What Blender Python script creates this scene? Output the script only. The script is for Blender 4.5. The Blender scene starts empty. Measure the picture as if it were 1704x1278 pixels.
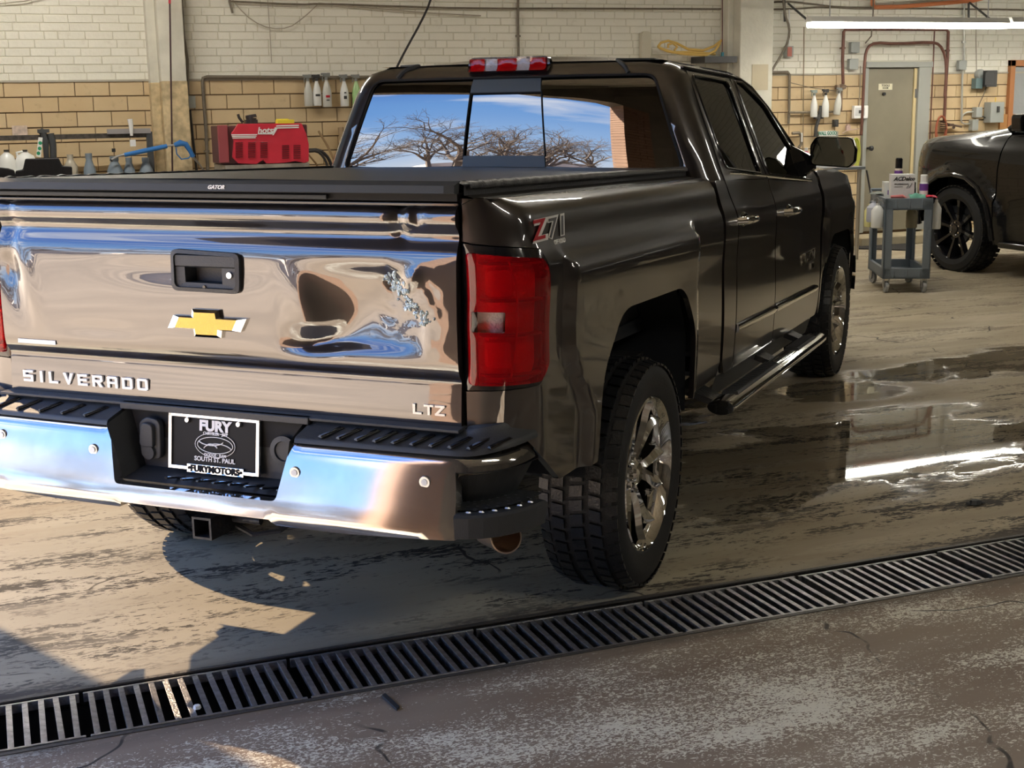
import bpy, bmesh, math, random
from mathutils import Vector, Matrix, noise
from mathutils.geometry import delaunay_2d_cdt
random.seed(7)
PI = math.pi
S = bpy.context.scene
COL = S.collection

# ------------------------------------------------------------------ camera
FPX = 2234.658
PHI = 0.774                                   # heading of the pickup against the room
def _cam_axes():
    ya, pi_, ro = -.4011, .2057, .0166
    f = Vector((math.sin(ya)*math.cos(pi_), math.cos(ya)*math.cos(pi_), -math.sin(pi_)))
    r0 = Vector((math.cos(ya), -math.sin(ya), 0)); d0 = f.cross(r0)
    r = r0*math.cos(ro) + d0*math.sin(ro); d = -r0*math.sin(ro) + d0*math.cos(ro)
    return r, d, f
RZ = Matrix.Rotation(-PHI, 3, 'Z')            # pickup frame -> room frame
CR, CD, CF = [RZ @ v for v in _cam_axes()]
CAMT = Vector((2.3129, -4.314, 1.6589))
CAM = RZ @ CAMT
cam_d = bpy.data.cameras.new('camera'); cam = bpy.data.objects.new('camera', cam_d); COL.objects.link(cam)
cam_d.sensor_width = 36; cam_d.lens = FPX/1704*36; cam_d.clip_start = .05; cam_d.clip_end = 400
m = Matrix.Identity(4)
for i, c in enumerate((CR, -CD, -CF)):
    m[0][i], m[1][i], m[2][i] = c
m.translation = CAM
cam.matrix_world = m
S.camera = cam

# ------------------------------------------------------------------ world, sun, exposure
S.view_settings.view_transform = 'Standard'; S.view_settings.look = 'None'
S.view_settings.exposure = 0.0; S.view_settings.gamma = 1; S.view_settings.use_curve_mapping = False
W = bpy.data.worlds.new('sky'); S.world = W; W.use_nodes = True
def build_world():
    nt = W.node_tree; nt.nodes.clear()
    out = nt.nodes.new('ShaderNodeOutputWorld'); bg = nt.nodes.new('ShaderNodeBackground')
    tc = nt.nodes.new('ShaderNodeTexCoord'); sp = nt.nodes.new('ShaderNodeSeparateXYZ')
    rp = nt.nodes.new('ShaderNodeValToRGB')
    e = rp.color_ramp.elements
    e[0].position = 0.0; e[0].color = (.85, .88, .93, 1)
    e[1].position = .5; e[1].color = (.08, .22, .66, 1)
    a = rp.color_ramp.elements.new(.10); a.color = (.42, .62, .93, 1)
    a = rp.color_ramp.elements.new(.28); a.color = (.19, .41, .84, 1)
    mp = nt.nodes.new('ShaderNodeMapping'); mp.inputs['Scale'].default_value = (2, 2, 9)
    nz = nt.nodes.new('ShaderNodeTexNoise'); nz.inputs['Scale'].default_value = 1.6; nz.inputs['Detail'].default_value = 6
    cr = nt.nodes.new('ShaderNodeValToRGB'); cr.color_ramp.elements[0].position = .5; cr.color_ramp.elements[1].position = .72
    mx = nt.nodes.new('ShaderNodeMix'); mx.data_type = 'RGBA'
    mx.inputs['B'].default_value = (.95, .96, 1, 1)
    L = nt.links.new
    L(tc.outputs['Generated'], sp.inputs[0]); L(sp.outputs['Z'], rp.inputs[0])
    L(tc.outputs['Generated'], mp.inputs[0]); L(mp.outputs[0], nz.inputs['Vector']); L(nz.outputs[0], cr.inputs[0])
    L(cr.outputs[0], mx.inputs['Factor']); L(rp.outputs[0], mx.inputs['A']); L(mx.outputs[2], bg.inputs[0])
    bg.inputs[1].default_value = 4.6
    L(bg.outputs[0], out.inputs[0])
build_world()
sl = bpy.data.lights.new('sun', 'SUN'); sl.energy = 66; sl.angle = .01; sl.color = (1, .93, .82)
sun = bpy.data.objects.new('sun', sl); COL.objects.link(sun)
sun.rotation_euler = Vector((.29, -.62, -.46)).to_track_quat('-Z', 'Y').to_euler()     # low winter sun from behind the yard, left of the back wall
sun.location = (-12, -8, 10)

# ------------------------------------------------------------------ coordinates helpers
def ray(u, v):
    return CR*((u-852)/FPX) + CD*((v-639)/FPX) + CF
def at(u, v, y):                    # point of the room on the vertical plane y
    q = ray(u, v); return CAM + q*((y-CAM.y)/q.y)
def fl(u, v, z=0.0):                # point of the room at height z
    q = ray(u, v); return CAM + q*((z-CAM.z)/q.z)

# ------------------------------------------------------------------ materials
def node_mat(name):
    m = bpy.data.materials.new(name); m.use_nodes = True
    return m, m.node_tree, m.node_tree.nodes['Principled BSDF']
def P(name, col, rough=.5, metal=0.0, coat=0.0, emit=None, spec=.5, bump=0, bscale=40, var=0, vscale=6, coat_ior=1.5, alpha=1, trans=0):
    m, nt, b = node_mat(name)
    b.inputs['Base Color'].default_value = (*col, 1); b.inputs['Roughness'].default_value = rough
    b.inputs['Metallic'].default_value = metal; b.inputs['Coat Weight'].default_value = coat
    b.inputs['Coat Roughness'].default_value = .02; b.inputs['Coat IOR'].default_value = coat_ior
    b.inputs['Specular IOR Level'].default_value = spec
    b.inputs['Transmission Weight'].default_value = trans
    if emit: b.inputs['Emission Color'].default_value = (*col, 1); b.inputs['Emission Strength'].default_value = emit
    tc = None
    if bump or var:
        tc = nt.nodes.new('ShaderNodeTexCoord')
    if bump:
        n = nt.nodes.new('ShaderNodeTexNoise'); n.inputs['Scale'].default_value = bscale; n.inputs['Detail'].default_value = 4
        bp = nt.nodes.new('ShaderNodeBump'); bp.inputs['Strength'].default_value = bump; bp.inputs['Distance'].default_value = .01
        nt.links.new(tc.outputs['Object'], n.inputs['Vector']); nt.links.new(n.outputs[0], bp.inputs['Height'])
        nt.links.new(bp.outputs[0], b.inputs['Normal'])
    if var:
        n = nt.nodes.new('ShaderNodeTexNoise'); n.inputs['Scale'].default_value = vscale; n.inputs['Detail'].default_value = 5
        r = nt.nodes.new('ShaderNodeValToRGB')
        r.color_ramp.elements[0].position = .3; r.color_ramp.elements[1].position = .7
        r.color_ramp.elements[0].color = (*[c*(1-var) for c in col], 1)
        r.color_ramp.elements[1].color = (*[min(1, c*(1+var*.6)) for c in col], 1)
        nt.links.new(tc.outputs['Object'], n.inputs['Vector']); nt.links.new(n.outputs[0], r.inputs[0])
        nt.links.new(r.outputs[0], b.inputs['Base Color'])
    return m
def glass_mat(name, tint, ior=1.6, rough=0.0):
    m = bpy.data.materials.new(name); m.use_nodes = True; nt = m.node_tree; nt.nodes.clear()
    o = nt.nodes.new('ShaderNodeOutputMaterial'); t = nt.nodes.new('ShaderNodeBsdfTransparent'); g = nt.nodes.new('ShaderNodeBsdfGlossy')
    f = nt.nodes.new('ShaderNodeFresnel'); mx = nt.nodes.new('ShaderNodeMixShader')
    t.inputs[0].default_value = (*tint, 1); g.inputs['Roughness'].default_value = rough; f.inputs[0].default_value = ior
    nt.links.new(f.outputs[0], mx.inputs[0]); nt.links.new(t.outputs[0], mx.inputs[1]); nt.links.new(g.outputs[0], mx.inputs[2])
    nt.links.new(mx.outputs[0], o.inputs[0]); return m
def lens_mat(name, tint, dif, k):
    m = glass_mat(name, tint, 1.5); nt = m.node_tree
    d = nt.nodes.new('ShaderNodeBsdfDiffuse'); d.inputs[0].default_value = (*dif, 1); mx = nt.nodes.new('ShaderNodeMixShader'); mx.inputs[0].default_value = k
    t = [n for n in nt.nodes if n.type == 'BSDF_TRANSPARENT'][0]; m0 = t.outputs[0].links[0].to_node
    nt.links.new(t.outputs[0], mx.inputs[1]); nt.links.new(d.outputs[0], mx.inputs[2]); nt.links.new(mx.outputs[0], m0.inputs[1]); return m
M = dict(
    paint=P('metallic brown paint', (.020, .016, .016), .30, .4, 1.0, coat_ior=1.95),
    seam=P('dark gap', (.006, .006, .007), .8),
    black_plastic=P('black textured plastic', (.030, .034, .040), .50, bump=.15, bscale=300),
    gloss_black=P('gloss black plastic', (.008, .008, .010), .12, coat=.5),
    chrome=P('chrome', (.86, .87, .88), .05, 1.0),
    satin=P('satin steel', (.45, .46, .48), .35, 1.0),
    rubber=P('tyre rubber', (.020, .021, .023), .62, bump=.2, bscale=200, spec=.35),
    rubber_wet=P('wet tyre tread', (.012, .013, .015), .33, bump=.2, bscale=120),
    liner=P('wheel well liner', (.010, .012, .016), .85),
    glass=glass_mat('tinted window glass', (.030, .034, .036), 2.7),
    glass_side=glass_mat('side window glass', (.05, .06, .055), 2.3),
    mirror=P('mirror glass', (.55, .62, .60), .02, 1.0),
    bumper_chrome=P('road worn chrome', (.43, .42, .41), .09, .92, var=.10, vscale=9),
    redlens=lens_mat('red lamp lens', (.90, .015, .020), (.60, .004, .012), .28),
    clearlens=glass_mat('clear lamp lens', (.95, .93, .94), 1.5),
    lampback=P('lamp reflector', (.80, .78, .78), .4, .1, bump=.9, bscale=90),
    lampbright=P('lamp reflector bowl', (.95, .90, .90), .35, .0, bump=.4, bscale=120),
    lampdark=P('lamp housing', (.22, .16, .16), .4),
    gold=P('gold badge', (.85, .50, .06), .35, .25, .4, bump=.3, bscale=250),
    white=P('white enamel', (.80, .80, .78), .5),
    badge_red=P('badge red', (.50, .015, .03), .3, coat=.5),
    badge_grey=P('badge grey', (.09, .09, .10), .4),
    cover=P('tonneau vinyl', (.045, .047, .052), .38, bump=.25, bscale=180),
    alu=P('dark anodised rail', (.050, .055, .058), .6, .0, spec=.25),
    seat=P('seat leather', (.03, .027, .025), .5),
    rust=P('rusty pipe', (.20, .14, .11), .55, .5, var=.4, vscale=30),
    steel=P('black steel', (.04, .042, .045), .4, .5, bump=.3, bscale=60),
    exhaust=P('exhaust tip', (.55, .45, .38), .3, 1.0),
)

# ------------------------------------------------------------------ object helpers
def meta(o, label=None, cat=None, group=None, kind=None):
    if label: o['label'] = label
    if cat: o['category'] = cat
    if group: o['group'] = group
    if kind: o['kind'] = kind
    return o
def thing(name, label, cat, loc=(0, 0, 0), rotz=0, group=None):
    o = bpy.data.objects.new(name, None); COL.objects.link(o); o.empty_display_size = .1
    o.location = loc; o.rotation_euler = (0, 0, rotz)
    return meta(o, label, cat, group)
def finish(me, angle=35):
    for p in me.polygons: p.use_smooth = True
    me.set_sharp_from_angle(angle=math.radians(angle))
def link(name, me, mat, parent=None):
    o = bpy.data.objects.new(name, me); COL.objects.link(o)
    if mat is not None:
        for mt in (mat if isinstance(mat, (list, tuple)) else [mat]): me.materials.append(mt)
    if parent is not None: o.parent = parent
    return o
def copy_tree(o, parent=None):
    c = o.copy(); COL.objects.link(c); c.parent = parent
    for ch in list(o.children): copy_tree(ch, c)
    return c

class MB:
    def __init__(s): s.v = []; s.f = []; s.mi = []; s.cur = 0
    def add(s, vs, fs):
        n = len(s.v); s.v += [tuple(v) for v in vs]; s.f += [[i+n for i in f] for f in fs]; s.mi += [s.cur]*len(fs); return s
    def box(s, c, d, rot=None):
        hx, hy, hz = d[0]/2, d[1]/2, d[2]/2
        vs = [Vector((x, y, z)) for x in (-hx, hx) for y in (-hy, hy) for z in (-hz, hz)]
        if rot is not None:
            R_ = rot if isinstance(rot, Matrix) else Matrix.Rotation(rot, 3, 'Z')
            vs = [R_ @ v for v in vs]
        vs = [v+Vector(c) for v in vs]
        return s.add(vs, [(0, 1, 3, 2), (4, 6, 7, 5), (0, 4, 5, 1), (2, 3, 7, 6), (0, 2, 6, 4), (1, 5, 7, 3)])
    def b2(s, a, b):
        return s.box([(a[i]+b[i])/2 for i in range(3)], [abs(a[i]-b[i]) for i in range(3)])
    def cyl(s, p0, p1, r0, r1=None, n=16, cap=True):
        if r1 is None: r1 = r0
        p0 = Vector(p0); p1 = Vector(p1); d = (p1-p0).normalized()
        a = d.orthogonal().normalized(); b = d.cross(a)
        vs = []
        for p, r in ((p0, r0), (p1, r1)):
            vs += [p+(a*math.cos(2*PI*i/n)+b*math.sin(2*PI*i/n))*r for i in range(n)]
        fs = [(i, (i+1) % n, n+(i+1) % n, n+i) for i in range(n)]
        if cap: fs += [tuple(range(n-1, -1, -1)), tuple(range(n, 2*n))]
        return s.add(vs, fs)
    def tube(s, pts, r, n=8, closed=False):
        pts = [Vector(p) for p in pts]; vs = []; N = len(pts); a = None
        for i, p in enumerate(pts):
            if closed: d = (pts[(i+1) % N]-pts[i-1]).normalized()
            else: d = (pts[min(i+1, N-1)]-pts[max(i-1, 0)]).normalized()
            if a is None: a = d.orthogonal().normalized()
            a = (a-d*a.dot(d)).normalized(); b = d.cross(a)
            rr = r[i] if isinstance(r, (list, tuple)) else r
            vs += [p+(a*math.cos(2*PI*k/n)+b*math.sin(2*PI*k/n))*rr for k in range(n)]
        fs = []
        for i in range(N if closed else N-1):
            j = (i+1) % N
            for k in range(n): fs.append((i*n+k, i*n+(k+1) % n, j*n+(k+1) % n, j*n+k))
        if not closed: fs += [tuple(range(n-1, -1, -1)), tuple(range((N-1)*n, N*n))]
        return s.add(vs, fs)
    def lathe(s, prof, o=(0, 0, 0), axis='Z', n=24, sc=(1, 1)):       # prof: (radius, height)
        vs = []
        for r, h in prof:
            for i in range(n):
                c, q = math.cos(2*PI*i/n)*r*sc[0], math.sin(2*PI*i/n)*r*sc[1]
                v = {'Z': (c, q, h), 'X': (h, c, q), 'Y': (q, h, c)}[axis]
                vs.append(Vector(v)+Vector(o))
        fs = []
        for j in range(len(prof)-1):
            for i in range(n): fs.append((j*n+i, j*n+(i+1) % n, (j+1)*n+(i+1) % n, (j+1)*n+i))
        if prof[0][0] > 1e-6: fs.append(tuple(range(n-1, -1, -1)))
        if prof[-1][0] > 1e-6: fs.append(tuple(range((len(prof)-1)*n, len(prof)*n)))
        return s.add(vs, fs)
    def prism(s, poly, f0, f1):        # f0/f1 map a 2-D point to the two ends
        n = len(poly); vs = [f0(*p) for p in poly]+[f1(*p) for p in poly]
        fs = [(i, (i+1) % n, n+(i+1) % n, n+i) for i in range(n)]+[tuple(range(n-1, -1, -1)), tuple(range(n, 2*n))]
        return s.add(vs, fs)
    def build(s, name, mat, parent=None, bev=0, angle=35, flat=False, seg=2):
        me = bpy.data.meshes.new(name); me.from_pydata(s.v, [], s.f); me.update()
        bm = bmesh.new(); bm.from_mesh(me); bmesh.ops.recalc_face_normals(bm, faces=bm.faces); bm.to_mesh(me); bm.free()
        if isinstance(mat, (list, tuple)):
            for p, i in zip(me.polygons, s.mi): p.material_index = i
        if not flat: finish(me, angle)
        o = link(name, me, mat, parent)
        if bev:
            b = o.modifiers.new('bevel', 'BEVEL'); b.width = bev; b.segments = seg; b.limit_method = 'ANGLE'; b.angle_limit = math.radians(40)
            b.harden_normals = True
        return o

def arc_pts(cx, cy, r, a0, a1, n):
    return [(cx+r*math.cos(math.radians(a0+(a1-a0)*i/n)), cy+r*math.sin(math.radians(a0+(a1-a0)*i/n))) for i in range(n+1)]
def rpoly(pts, n=5):
    """rounded polygon; pts = (x, y, radius)"""
    out = []; N = len(pts)
    for i in range(N):
        p = Vector(pts[i][:2]); r = pts[i][2] if len(pts[i]) > 2 else 0
        a = Vector(pts[i-1][:2]); b = Vector(pts[(i+1) % N][:2])
        if r <= 0: out.append(tuple(p)); continue
        da = (a-p).normalized(); db = (b-p).normalized()
        cosang = max(-1, min(1, da.dot(db))); half = math.acos(cosang)/2
        t = min(r/max(math.tan(half), 1e-3), (a-p).length*.48, (b-p).length*.48)
        p0 = p+da*t; p1 = p+db*t
        for k in range(n+1):
            s = k/n; q = p0*(1-s)**2+p*2*s*(1-s)+p1*s*s; out.append((q.x, q.y))
    return out
def resample(poly, step, closed=True):
    out = []; N = len(poly)
    for i in range(N if closed else N-1):
        a = Vector(poly[i]); b = Vector(poly[(i+1) % N]); L = (b-a).length
        if L < 1e-6: continue
        k = max(1, int(math.ceil(L/step-1e-6)))
        out += [tuple(a.lerp(b, j/k)) for j in range(k)]
    if not closed: out.append(tuple(poly[-1]))
    return out
def inside(p, poly):
    x, y = p; c = False; j = len(poly)-1
    for i in range(len(poly)):
        xi, yi = poly[i]; xj, yj = poly[j]
        if (yi > y) != (yj > y) and x < (xj-xi)*(y-yi)/(yj-yi)+xi: c = not c
        j = i
    return c
def dist_poly(p, poly):
    best = 1e9; px, py = p
    for i in range(len(poly)):
        ax, ay = poly[i-1]; bx, by = poly[i]; dx, dy = bx-ax, by-ay
        L = dx*dx+dy*dy; t = 0 if L == 0 else max(0, min(1, ((px-ax)*dx+(py-ay)*dy)/L))
        d = (ax+t*dx-px)**2+(ay+t*dy-py)**2
        if d < best: best = d
    return math.sqrt(best)
def cdt(outer, holes, su, sv):
    st = min(su, sv); loops = [resample(outer, st)]+[resample(h, st) for h in holes]
    pts = []; edges = []
    for lp in loops:
        b = len(pts); pts += [Vector(p) for p in lp]; edges += [(b+i, b+(i+1) % len(lp)) for i in range(len(lp))]
    us = [p[0] for p in outer]; vs = [p[1] for p in outer]
    nu = max(1, int((max(us)-min(us))/su)); nv = max(1, int((max(vs)-min(vs))/sv))
    for i in range(1, nu):
        for j in range(1, nv):
            p = (min(us)+(max(us)-min(us))*i/nu, min(vs)+(max(vs)-min(vs))*j/nv)
            if not inside(p, loops[0]) or dist_poly(p, loops[0]) < st*.45: continue
            if any(inside(p, h) or dist_poly(p, h) < st*.45 for h in loops[1:]): continue
            pts.append(Vector(p))
    r = delaunay_2d_cdt(pts, edges, [], 0, 1e-6)
    V = [tuple(p) for p in r[0]]; F = []
    for f in r[2]:
        c = (sum(V[i][0] for i in f)/len(f), sum(V[i][1] for i in f)/len(f))
        if inside(c, loops[0]) and not any(inside(c, h) for h in loops[1:]): F.append(tuple(f))
    used = sorted({i for f in F for i in f}); ix = {a: b for b, a in enumerate(used)}
    return [V[i] for i in used], [tuple(ix[i] for i in f) for f in F]
def panel(name, outer, mp, mat, parent=None, holes=(), su=.04, sv=.04, thick=.012, inward=None, angle=50, flip=False):
    """sheet cut to an outline in a flat domain, then bent through mp(u, v); rims turned inward"""
    vs, fs = cdt(outer, list(holes), su, sv)
    P3 = [Vector(mp(*p)) for p in vs]
    bm = bmesh.new(); bv = [bm.verts.new(p) for p in P3]
    for f in fs:
        try: bm.faces.new([bv[i] for i in f])
        except ValueError: pass
    bmesh.ops.recalc_face_normals(bm, faces=bm.faces)
    if inward is not None:
        s = 0
        for f in bm.faces: s += f.normal.dot(inward(f.calc_center_median()) if callable(inward) else Vector(inward))*f.calc_area()
        if s > 0: bmesh.ops.reverse_faces(bm, faces=bm.faces)
    if thick and inward is not None:
        be = [e for e in bm.edges if e.is_boundary]
        g = bmesh.ops.extrude_edge_only(bm, edges=be)
        nv = [x for x in g['geom'] if isinstance(x, bmesh.types.BMVert)]
        for v in nv:
            d = inward(v.co) if callable(inward) else Vector(inward)
            v.co += d.normalized()*thick
    me = bpy.data.meshes.new(name); bm.to_mesh(me); bm.free()
    finish(me, angle)
    return link(name, me, mat, parent)
def interp(tab, x):
    if x <= tab[0][0]: return tab[0][1]
    for (a, fa), (b, fb) in zip(tab, tab[1:]):
        if x <= b:
            return fa+(fb-fa)*(x-a)/(b-a)
    return tab[-1][1]
def spline(tab):
    xs = [t[0] for t in tab]; ys = [t[1] for t in tab]; n = len(xs)
    ms = []
    for i in range(n):
        if i == 0: ms.append((ys[1]-ys[0])/(xs[1]-xs[0]))
        elif i == n-1: ms.append((ys[-1]-ys[-2])/(xs[-1]-xs[-2]))
        else:
            d0 = (ys[i]-ys[i-1])/(xs[i]-xs[i-1]); d1 = (ys[i+1]-ys[i])/(xs[i+1]-xs[i])
            ms.append(0 if d0*d1 <= 0 else 2*d0*d1/(d0+d1))
    def f(x):
        if x <= xs[0]: return ys[0]+ms[0]*(x-xs[0])
        if x >= xs[-1]: return ys[-1]+ms[-1]*(x-xs[-1])
        for i in range(n-1):
            if x <= xs[i+1]:
                h = xs[i+1]-xs[i]; t = (x-xs[i])/h
                return (2*t**3-3*t*t+1)*ys[i]+(t**3-2*t*t+t)*h*ms[i]+(-2*t**3+3*t*t)*ys[i+1]+(t**3-t*t)*h*ms[i+1]
    return f
def sm(x): x = max(0, min(1, x)); return x*x*(3-2*x)
def text_mesh(s, size=1, bold=0.0, extr=.002, space=1.0, shear=0.0, align='CENTER'):
    c = bpy.data.curves.new('lettering', 'FONT'); c.body = s; c.size = size; c.offset = bold; c.extrude = extr
    c.align_x = align; c.align_y = 'CENTER'; c.space_character = space; c.shear = shear; c.resolution_u = 3
    o = bpy.data.objects.new('lettering', c); COL.objects.link(o)
    dg = bpy.context.evaluated_depsgraph_get(); me = bpy.data.meshes.new_from_object(o.evaluated_get(dg))
    bpy.data.objects.remove(o); bpy.data.curves.remove(c); me.materials.clear(); return me
def text(name, s, mat, parent, loc, rot, **k):
    """rot: 3x3 matrix whose columns are reading direction, up, outward"""
    sx = k.pop('sx', 1); me = text_mesh(s, **k); R4 = rot.to_4x4() @ Matrix.Diagonal((sx, 1, 1, 1)); me.transform(Matrix.Translation(loc) @ R4)
    return link(name, me, mat, parent)
REAR = Matrix(((1, 0, 0), (0, 0, -1), (0, 1, 0)))        # columns: x, z, -y   (faces -Y)
SIDE = Matrix(((0, 0, 1), (1, 0, 0), (0, 1, 0)))         # columns: y, z, +x   (faces +X)
# ================================================================== ROOM MATERIALS
def N(nt, t, **k):
    n = nt.nodes.new(t)
    for a, b in k.items():
        if a in n.inputs.keys(): n.inputs[a].default_value = b
        else: setattr(n, a, b)
    return n
def floor_mat():
    m, nt, b = node_mat('worn painted concrete'); L = nt.links.new
    g = N(nt, 'ShaderNodeNewGeometry'); pos = g.outputs['Position']
    sep = N(nt, 'ShaderNodeSeparateXYZ'); L(pos, sep.inputs[0])
    def mapping(scale, rot=0):
        n = N(nt, 'ShaderNodeMapping'); n.inputs['Scale'].default_value = scale; n.inputs['Rotation'].default_value = (0, 0, rot); L(pos, n.inputs[0]); return n.outputs[0]
    def noise_(scale, det=6, vec=pos, rough=.6, dist=0):
        n = N(nt, 'ShaderNodeTexNoise'); n.inputs['Scale'].default_value = scale; n.inputs['Detail'].default_value = det; n.inputs['Roughness'].default_value = rough; n.inputs['Distortion'].default_value = dist
        L(vec, n.inputs['Vector']); return n.outputs[0]
    def ramp(x, a, c, lo=0., hi=1.):
        n = N(nt, 'ShaderNodeMapRange'); n.interpolation_type = 'SMOOTHSTEP'
        for i, v in zip((1, 2, 3, 4), (a, c, lo, hi)): n.inputs[i].default_value = v
        L(x, n.inputs[0]); return n.outputs[0]
    def math_(op, a, c=None):
        n = N(nt, 'ShaderNodeMath', operation=op)
        for i, v in enumerate((a, c)):
            if v is None: continue
            if isinstance(v, (int, float)): n.inputs[i].default_value = v
            else: L(v, n.inputs[i])
        return n.outputs[0]
    def mix(f, a, c):
        n = N(nt, 'ShaderNodeMix'); n.data_type = 'RGBA'
        if isinstance(f, (int, float)): n.inputs['Factor'].default_value = f
        else: L(f, n.inputs['Factor'])
        for k, v in (('A', a), ('B', c)):
            if isinstance(v, tuple): n.inputs[k].default_value = (*v, 1)
            else: L(v, n.inputs[k])
        return n.outputs[2]
    def blob(cx, cy, rx, ry, soft=.5, rot=0):
        n = N(nt, 'ShaderNodeMapping'); n.vector_type = 'TEXTURE'; n.inputs['Location'].default_value = (cx, cy, 0); n.inputs['Scale'].default_value = (rx, ry, 1e6); n.inputs['Rotation'].default_value = (0, 0, rot)
        L(pos, n.inputs[0]); ln = N(nt, 'ShaderNodeVectorMath', operation='LENGTH'); L(n.outputs[0], ln.inputs[0])
        return math_('SUBTRACT', 1.0, ln.outputs['Value'])      # >0 inside
    streak = mapping((.55, 2.4, 1), -.12)
    nbig = noise_(1.1, 4, streak); nmid = noise_(3.2, 7, streak, .65); nfine = noise_(26, 5, mapping((.6, 1.3, 1), .1), .7); nfl = noise_(60, 3)
    # painted coat behind the drain and right
    nf2 = noise_(48, 5, mapping((.55, 1.5, 1), -.1), .65, .3)
    wearm = math_('ADD', math_('ADD', math_('MULTIPLY', nmid, .55), math_('MULTIPLY', nf2, .30)), math_('MULTIPLY', nbig, .30))
    base = mix(ramp(nbig, .35, .68), (.350, .295, .205), (.480, .420, .305))
    base = mix(ramp(wearm, .595, .625, 0, .80), base, (.195, .160, .118))
    base = mix(ramp(noise_(1.6, 3, streak), .52, .68, 0, .45), base, (.560, .500, .390))
    # cooler coat behind the drain beside the pickup's tail
    cool = ramp(math_('ADD', blob(-.2, .1, 1.9, 1.6), math_('MULTIPLY', math_('SUBTRACT', nbig, .5), .8)), -.05, .35)
    base = mix(math_('MULTIPLY', cool, .35), base, (.380, .390, .320))
    # dark pits where the coat is gone
    pits = math_('MULTIPLY', ramp(math_('ADD', math_('ADD', math_('MULTIPLY', nf2, .6), math_('MULTIPLY', nfine, .4)), math_('MULTIPLY', nmid, .75)), .905, .935), ramp(nbig, .36, .56))
    pits = math_('MULTIPLY', pits, ramp(math_('ABSOLUTE', math_('SUBTRACT', sep.outputs['Y'], .1)), 2.2, .9))
    base = mix(pits, base, (.055, .052, .045))
    # bare brown strip in front of the drain with pale flakes
    front = ramp(math_('ADD', sep.outputs['Y'], math_('MULTIPLY', nmid, .06)), -1.10, -1.16)
    brown = mix(ramp(nbig, .3, .7), (.215, .165, .125), (.300, .245, .190))
    nfl2 = noise_(88, 3, mapping((.75, 1.25, 1), .1), .55, 1.3)
    dens = math_('MULTIPLY', math_('SUBTRACT', noise_(1.7, 6, mapping((.7, 1.9, 1), -.2), .62), .52), 1.0)
    band = ramp(math_('ABSOLUTE', math_('SUBTRACT', sep.outputs['Y'], -1.62)), .6, .05, 0, .10)
    flakes = ramp(math_('ADD', math_('ADD', nfl2, dens), band), .610, .640)
    brown = mix(flakes, brown, (.720, .700, .600))
    base = mix(front, base, brown)
    # grime along the drain
    edge = ramp(math_('ABSOLUTE', math_('SUBTRACT', sep.outputs['Y'], -.99)), .30, .17)
    base = mix(math_('MULTIPLY', edge, ramp(nmid, .35, .7, .25, .85)), base, (.085, .072, .060))
    # cracks
    vor = N(nt, 'ShaderNodeTexVoronoi', feature='DISTANCE_TO_EDGE'); vor.inputs['Scale'].default_value = .55
    wv = N(nt, 'ShaderNodeVectorMath', operation='ADD'); nn = N(nt, 'ShaderNodeTexNoise'); nn.inputs['Scale'].default_value = 3; L(pos, nn.inputs['Vector'])
    sc_ = N(nt, 'ShaderNodeVectorMath', operation='SCALE'); sc_.inputs['Scale'].default_value = .35; L(nn.outputs['Color'], sc_.inputs[0]); L(pos, wv.inputs[0]); L(sc_.outputs[0], wv.inputs[1]); L(wv.outputs[0], vor.inputs['Vector'])
    crack = math_('MULTIPLY', ramp(vor.outputs['Distance'], .004, .0015), ramp(nbig, .5, .56))
    base = mix(crack, base, (.05, .045, .038))
    # standing water and damp
    wn = noise_(2.3, 5, mapping((.8, 1.5, 1), -.2), .55, .4)
    wet = None
    for (cx, cy, rx, ry, rot) in ((2.55, .55, 1.5, .85, .2), (1.75, .35, 1.1, .55, .5), (4.6, 2.0, 1.9, .42, .12), (1.9, 1.7, 1.2, .5, .75), (3.4, .45, .9, .22, .0), (3.2, 1.7, .55, .5, .2)):
        bb = blob(cx, cy, rx, ry, rot=rot); wet = bb if wet is None else math_('MAXIMUM', wet, bb)
    dampf = math_('ADD', wet, math_('MULTIPLY', math_('SUBTRACT', wn, .5), 1.6))
    damp = ramp(dampf, .0, .5); pool = ramp(dampf, .26, .40)
    base = mix(math_('MULTIPLY', damp, .20), base, (.10, .082, .055))
    base = mix(math_('MULTIPLY', pool, .42), base, (.045, .036, .025))
    # tyre tracks of damp rubber
    L(base, b.inputs['Base Color'])
    rough = math_('ADD', ramp(nmid, .3, .7, .55, .75), 0)
    rr = N(nt, 'ShaderNodeMix'); rr.data_type = 'FLOAT'; L(damp, rr.inputs['Factor']); L(rough, rr.inputs[2]); rr.inputs[3].default_value = .22
    r2 = N(nt, 'ShaderNodeMix'); r2.data_type = 'FLOAT'; L(pool, r2.inputs['Factor']); L(rr.outputs[0], r2.inputs[2]); r2.inputs[3].default_value = .025
    L(r2.outputs[0], b.inputs['Roughness']); b.inputs['IOR'].default_value = 1.36
    bp = N(nt, 'ShaderNodeBump'); bp.inputs['Distance'].default_value = .004
    hgt = math_('MULTIPLY', math_('ADD', nfine, math_('MULTIPLY', flakes, .4)), math_('SUBTRACT', 1.0, pool)); L(hgt, bp.inputs['Height']); bp.inputs['Strength'].default_value = .35
    L(bp.outputs[0], b.inputs['Normal'])
    return m
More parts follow.
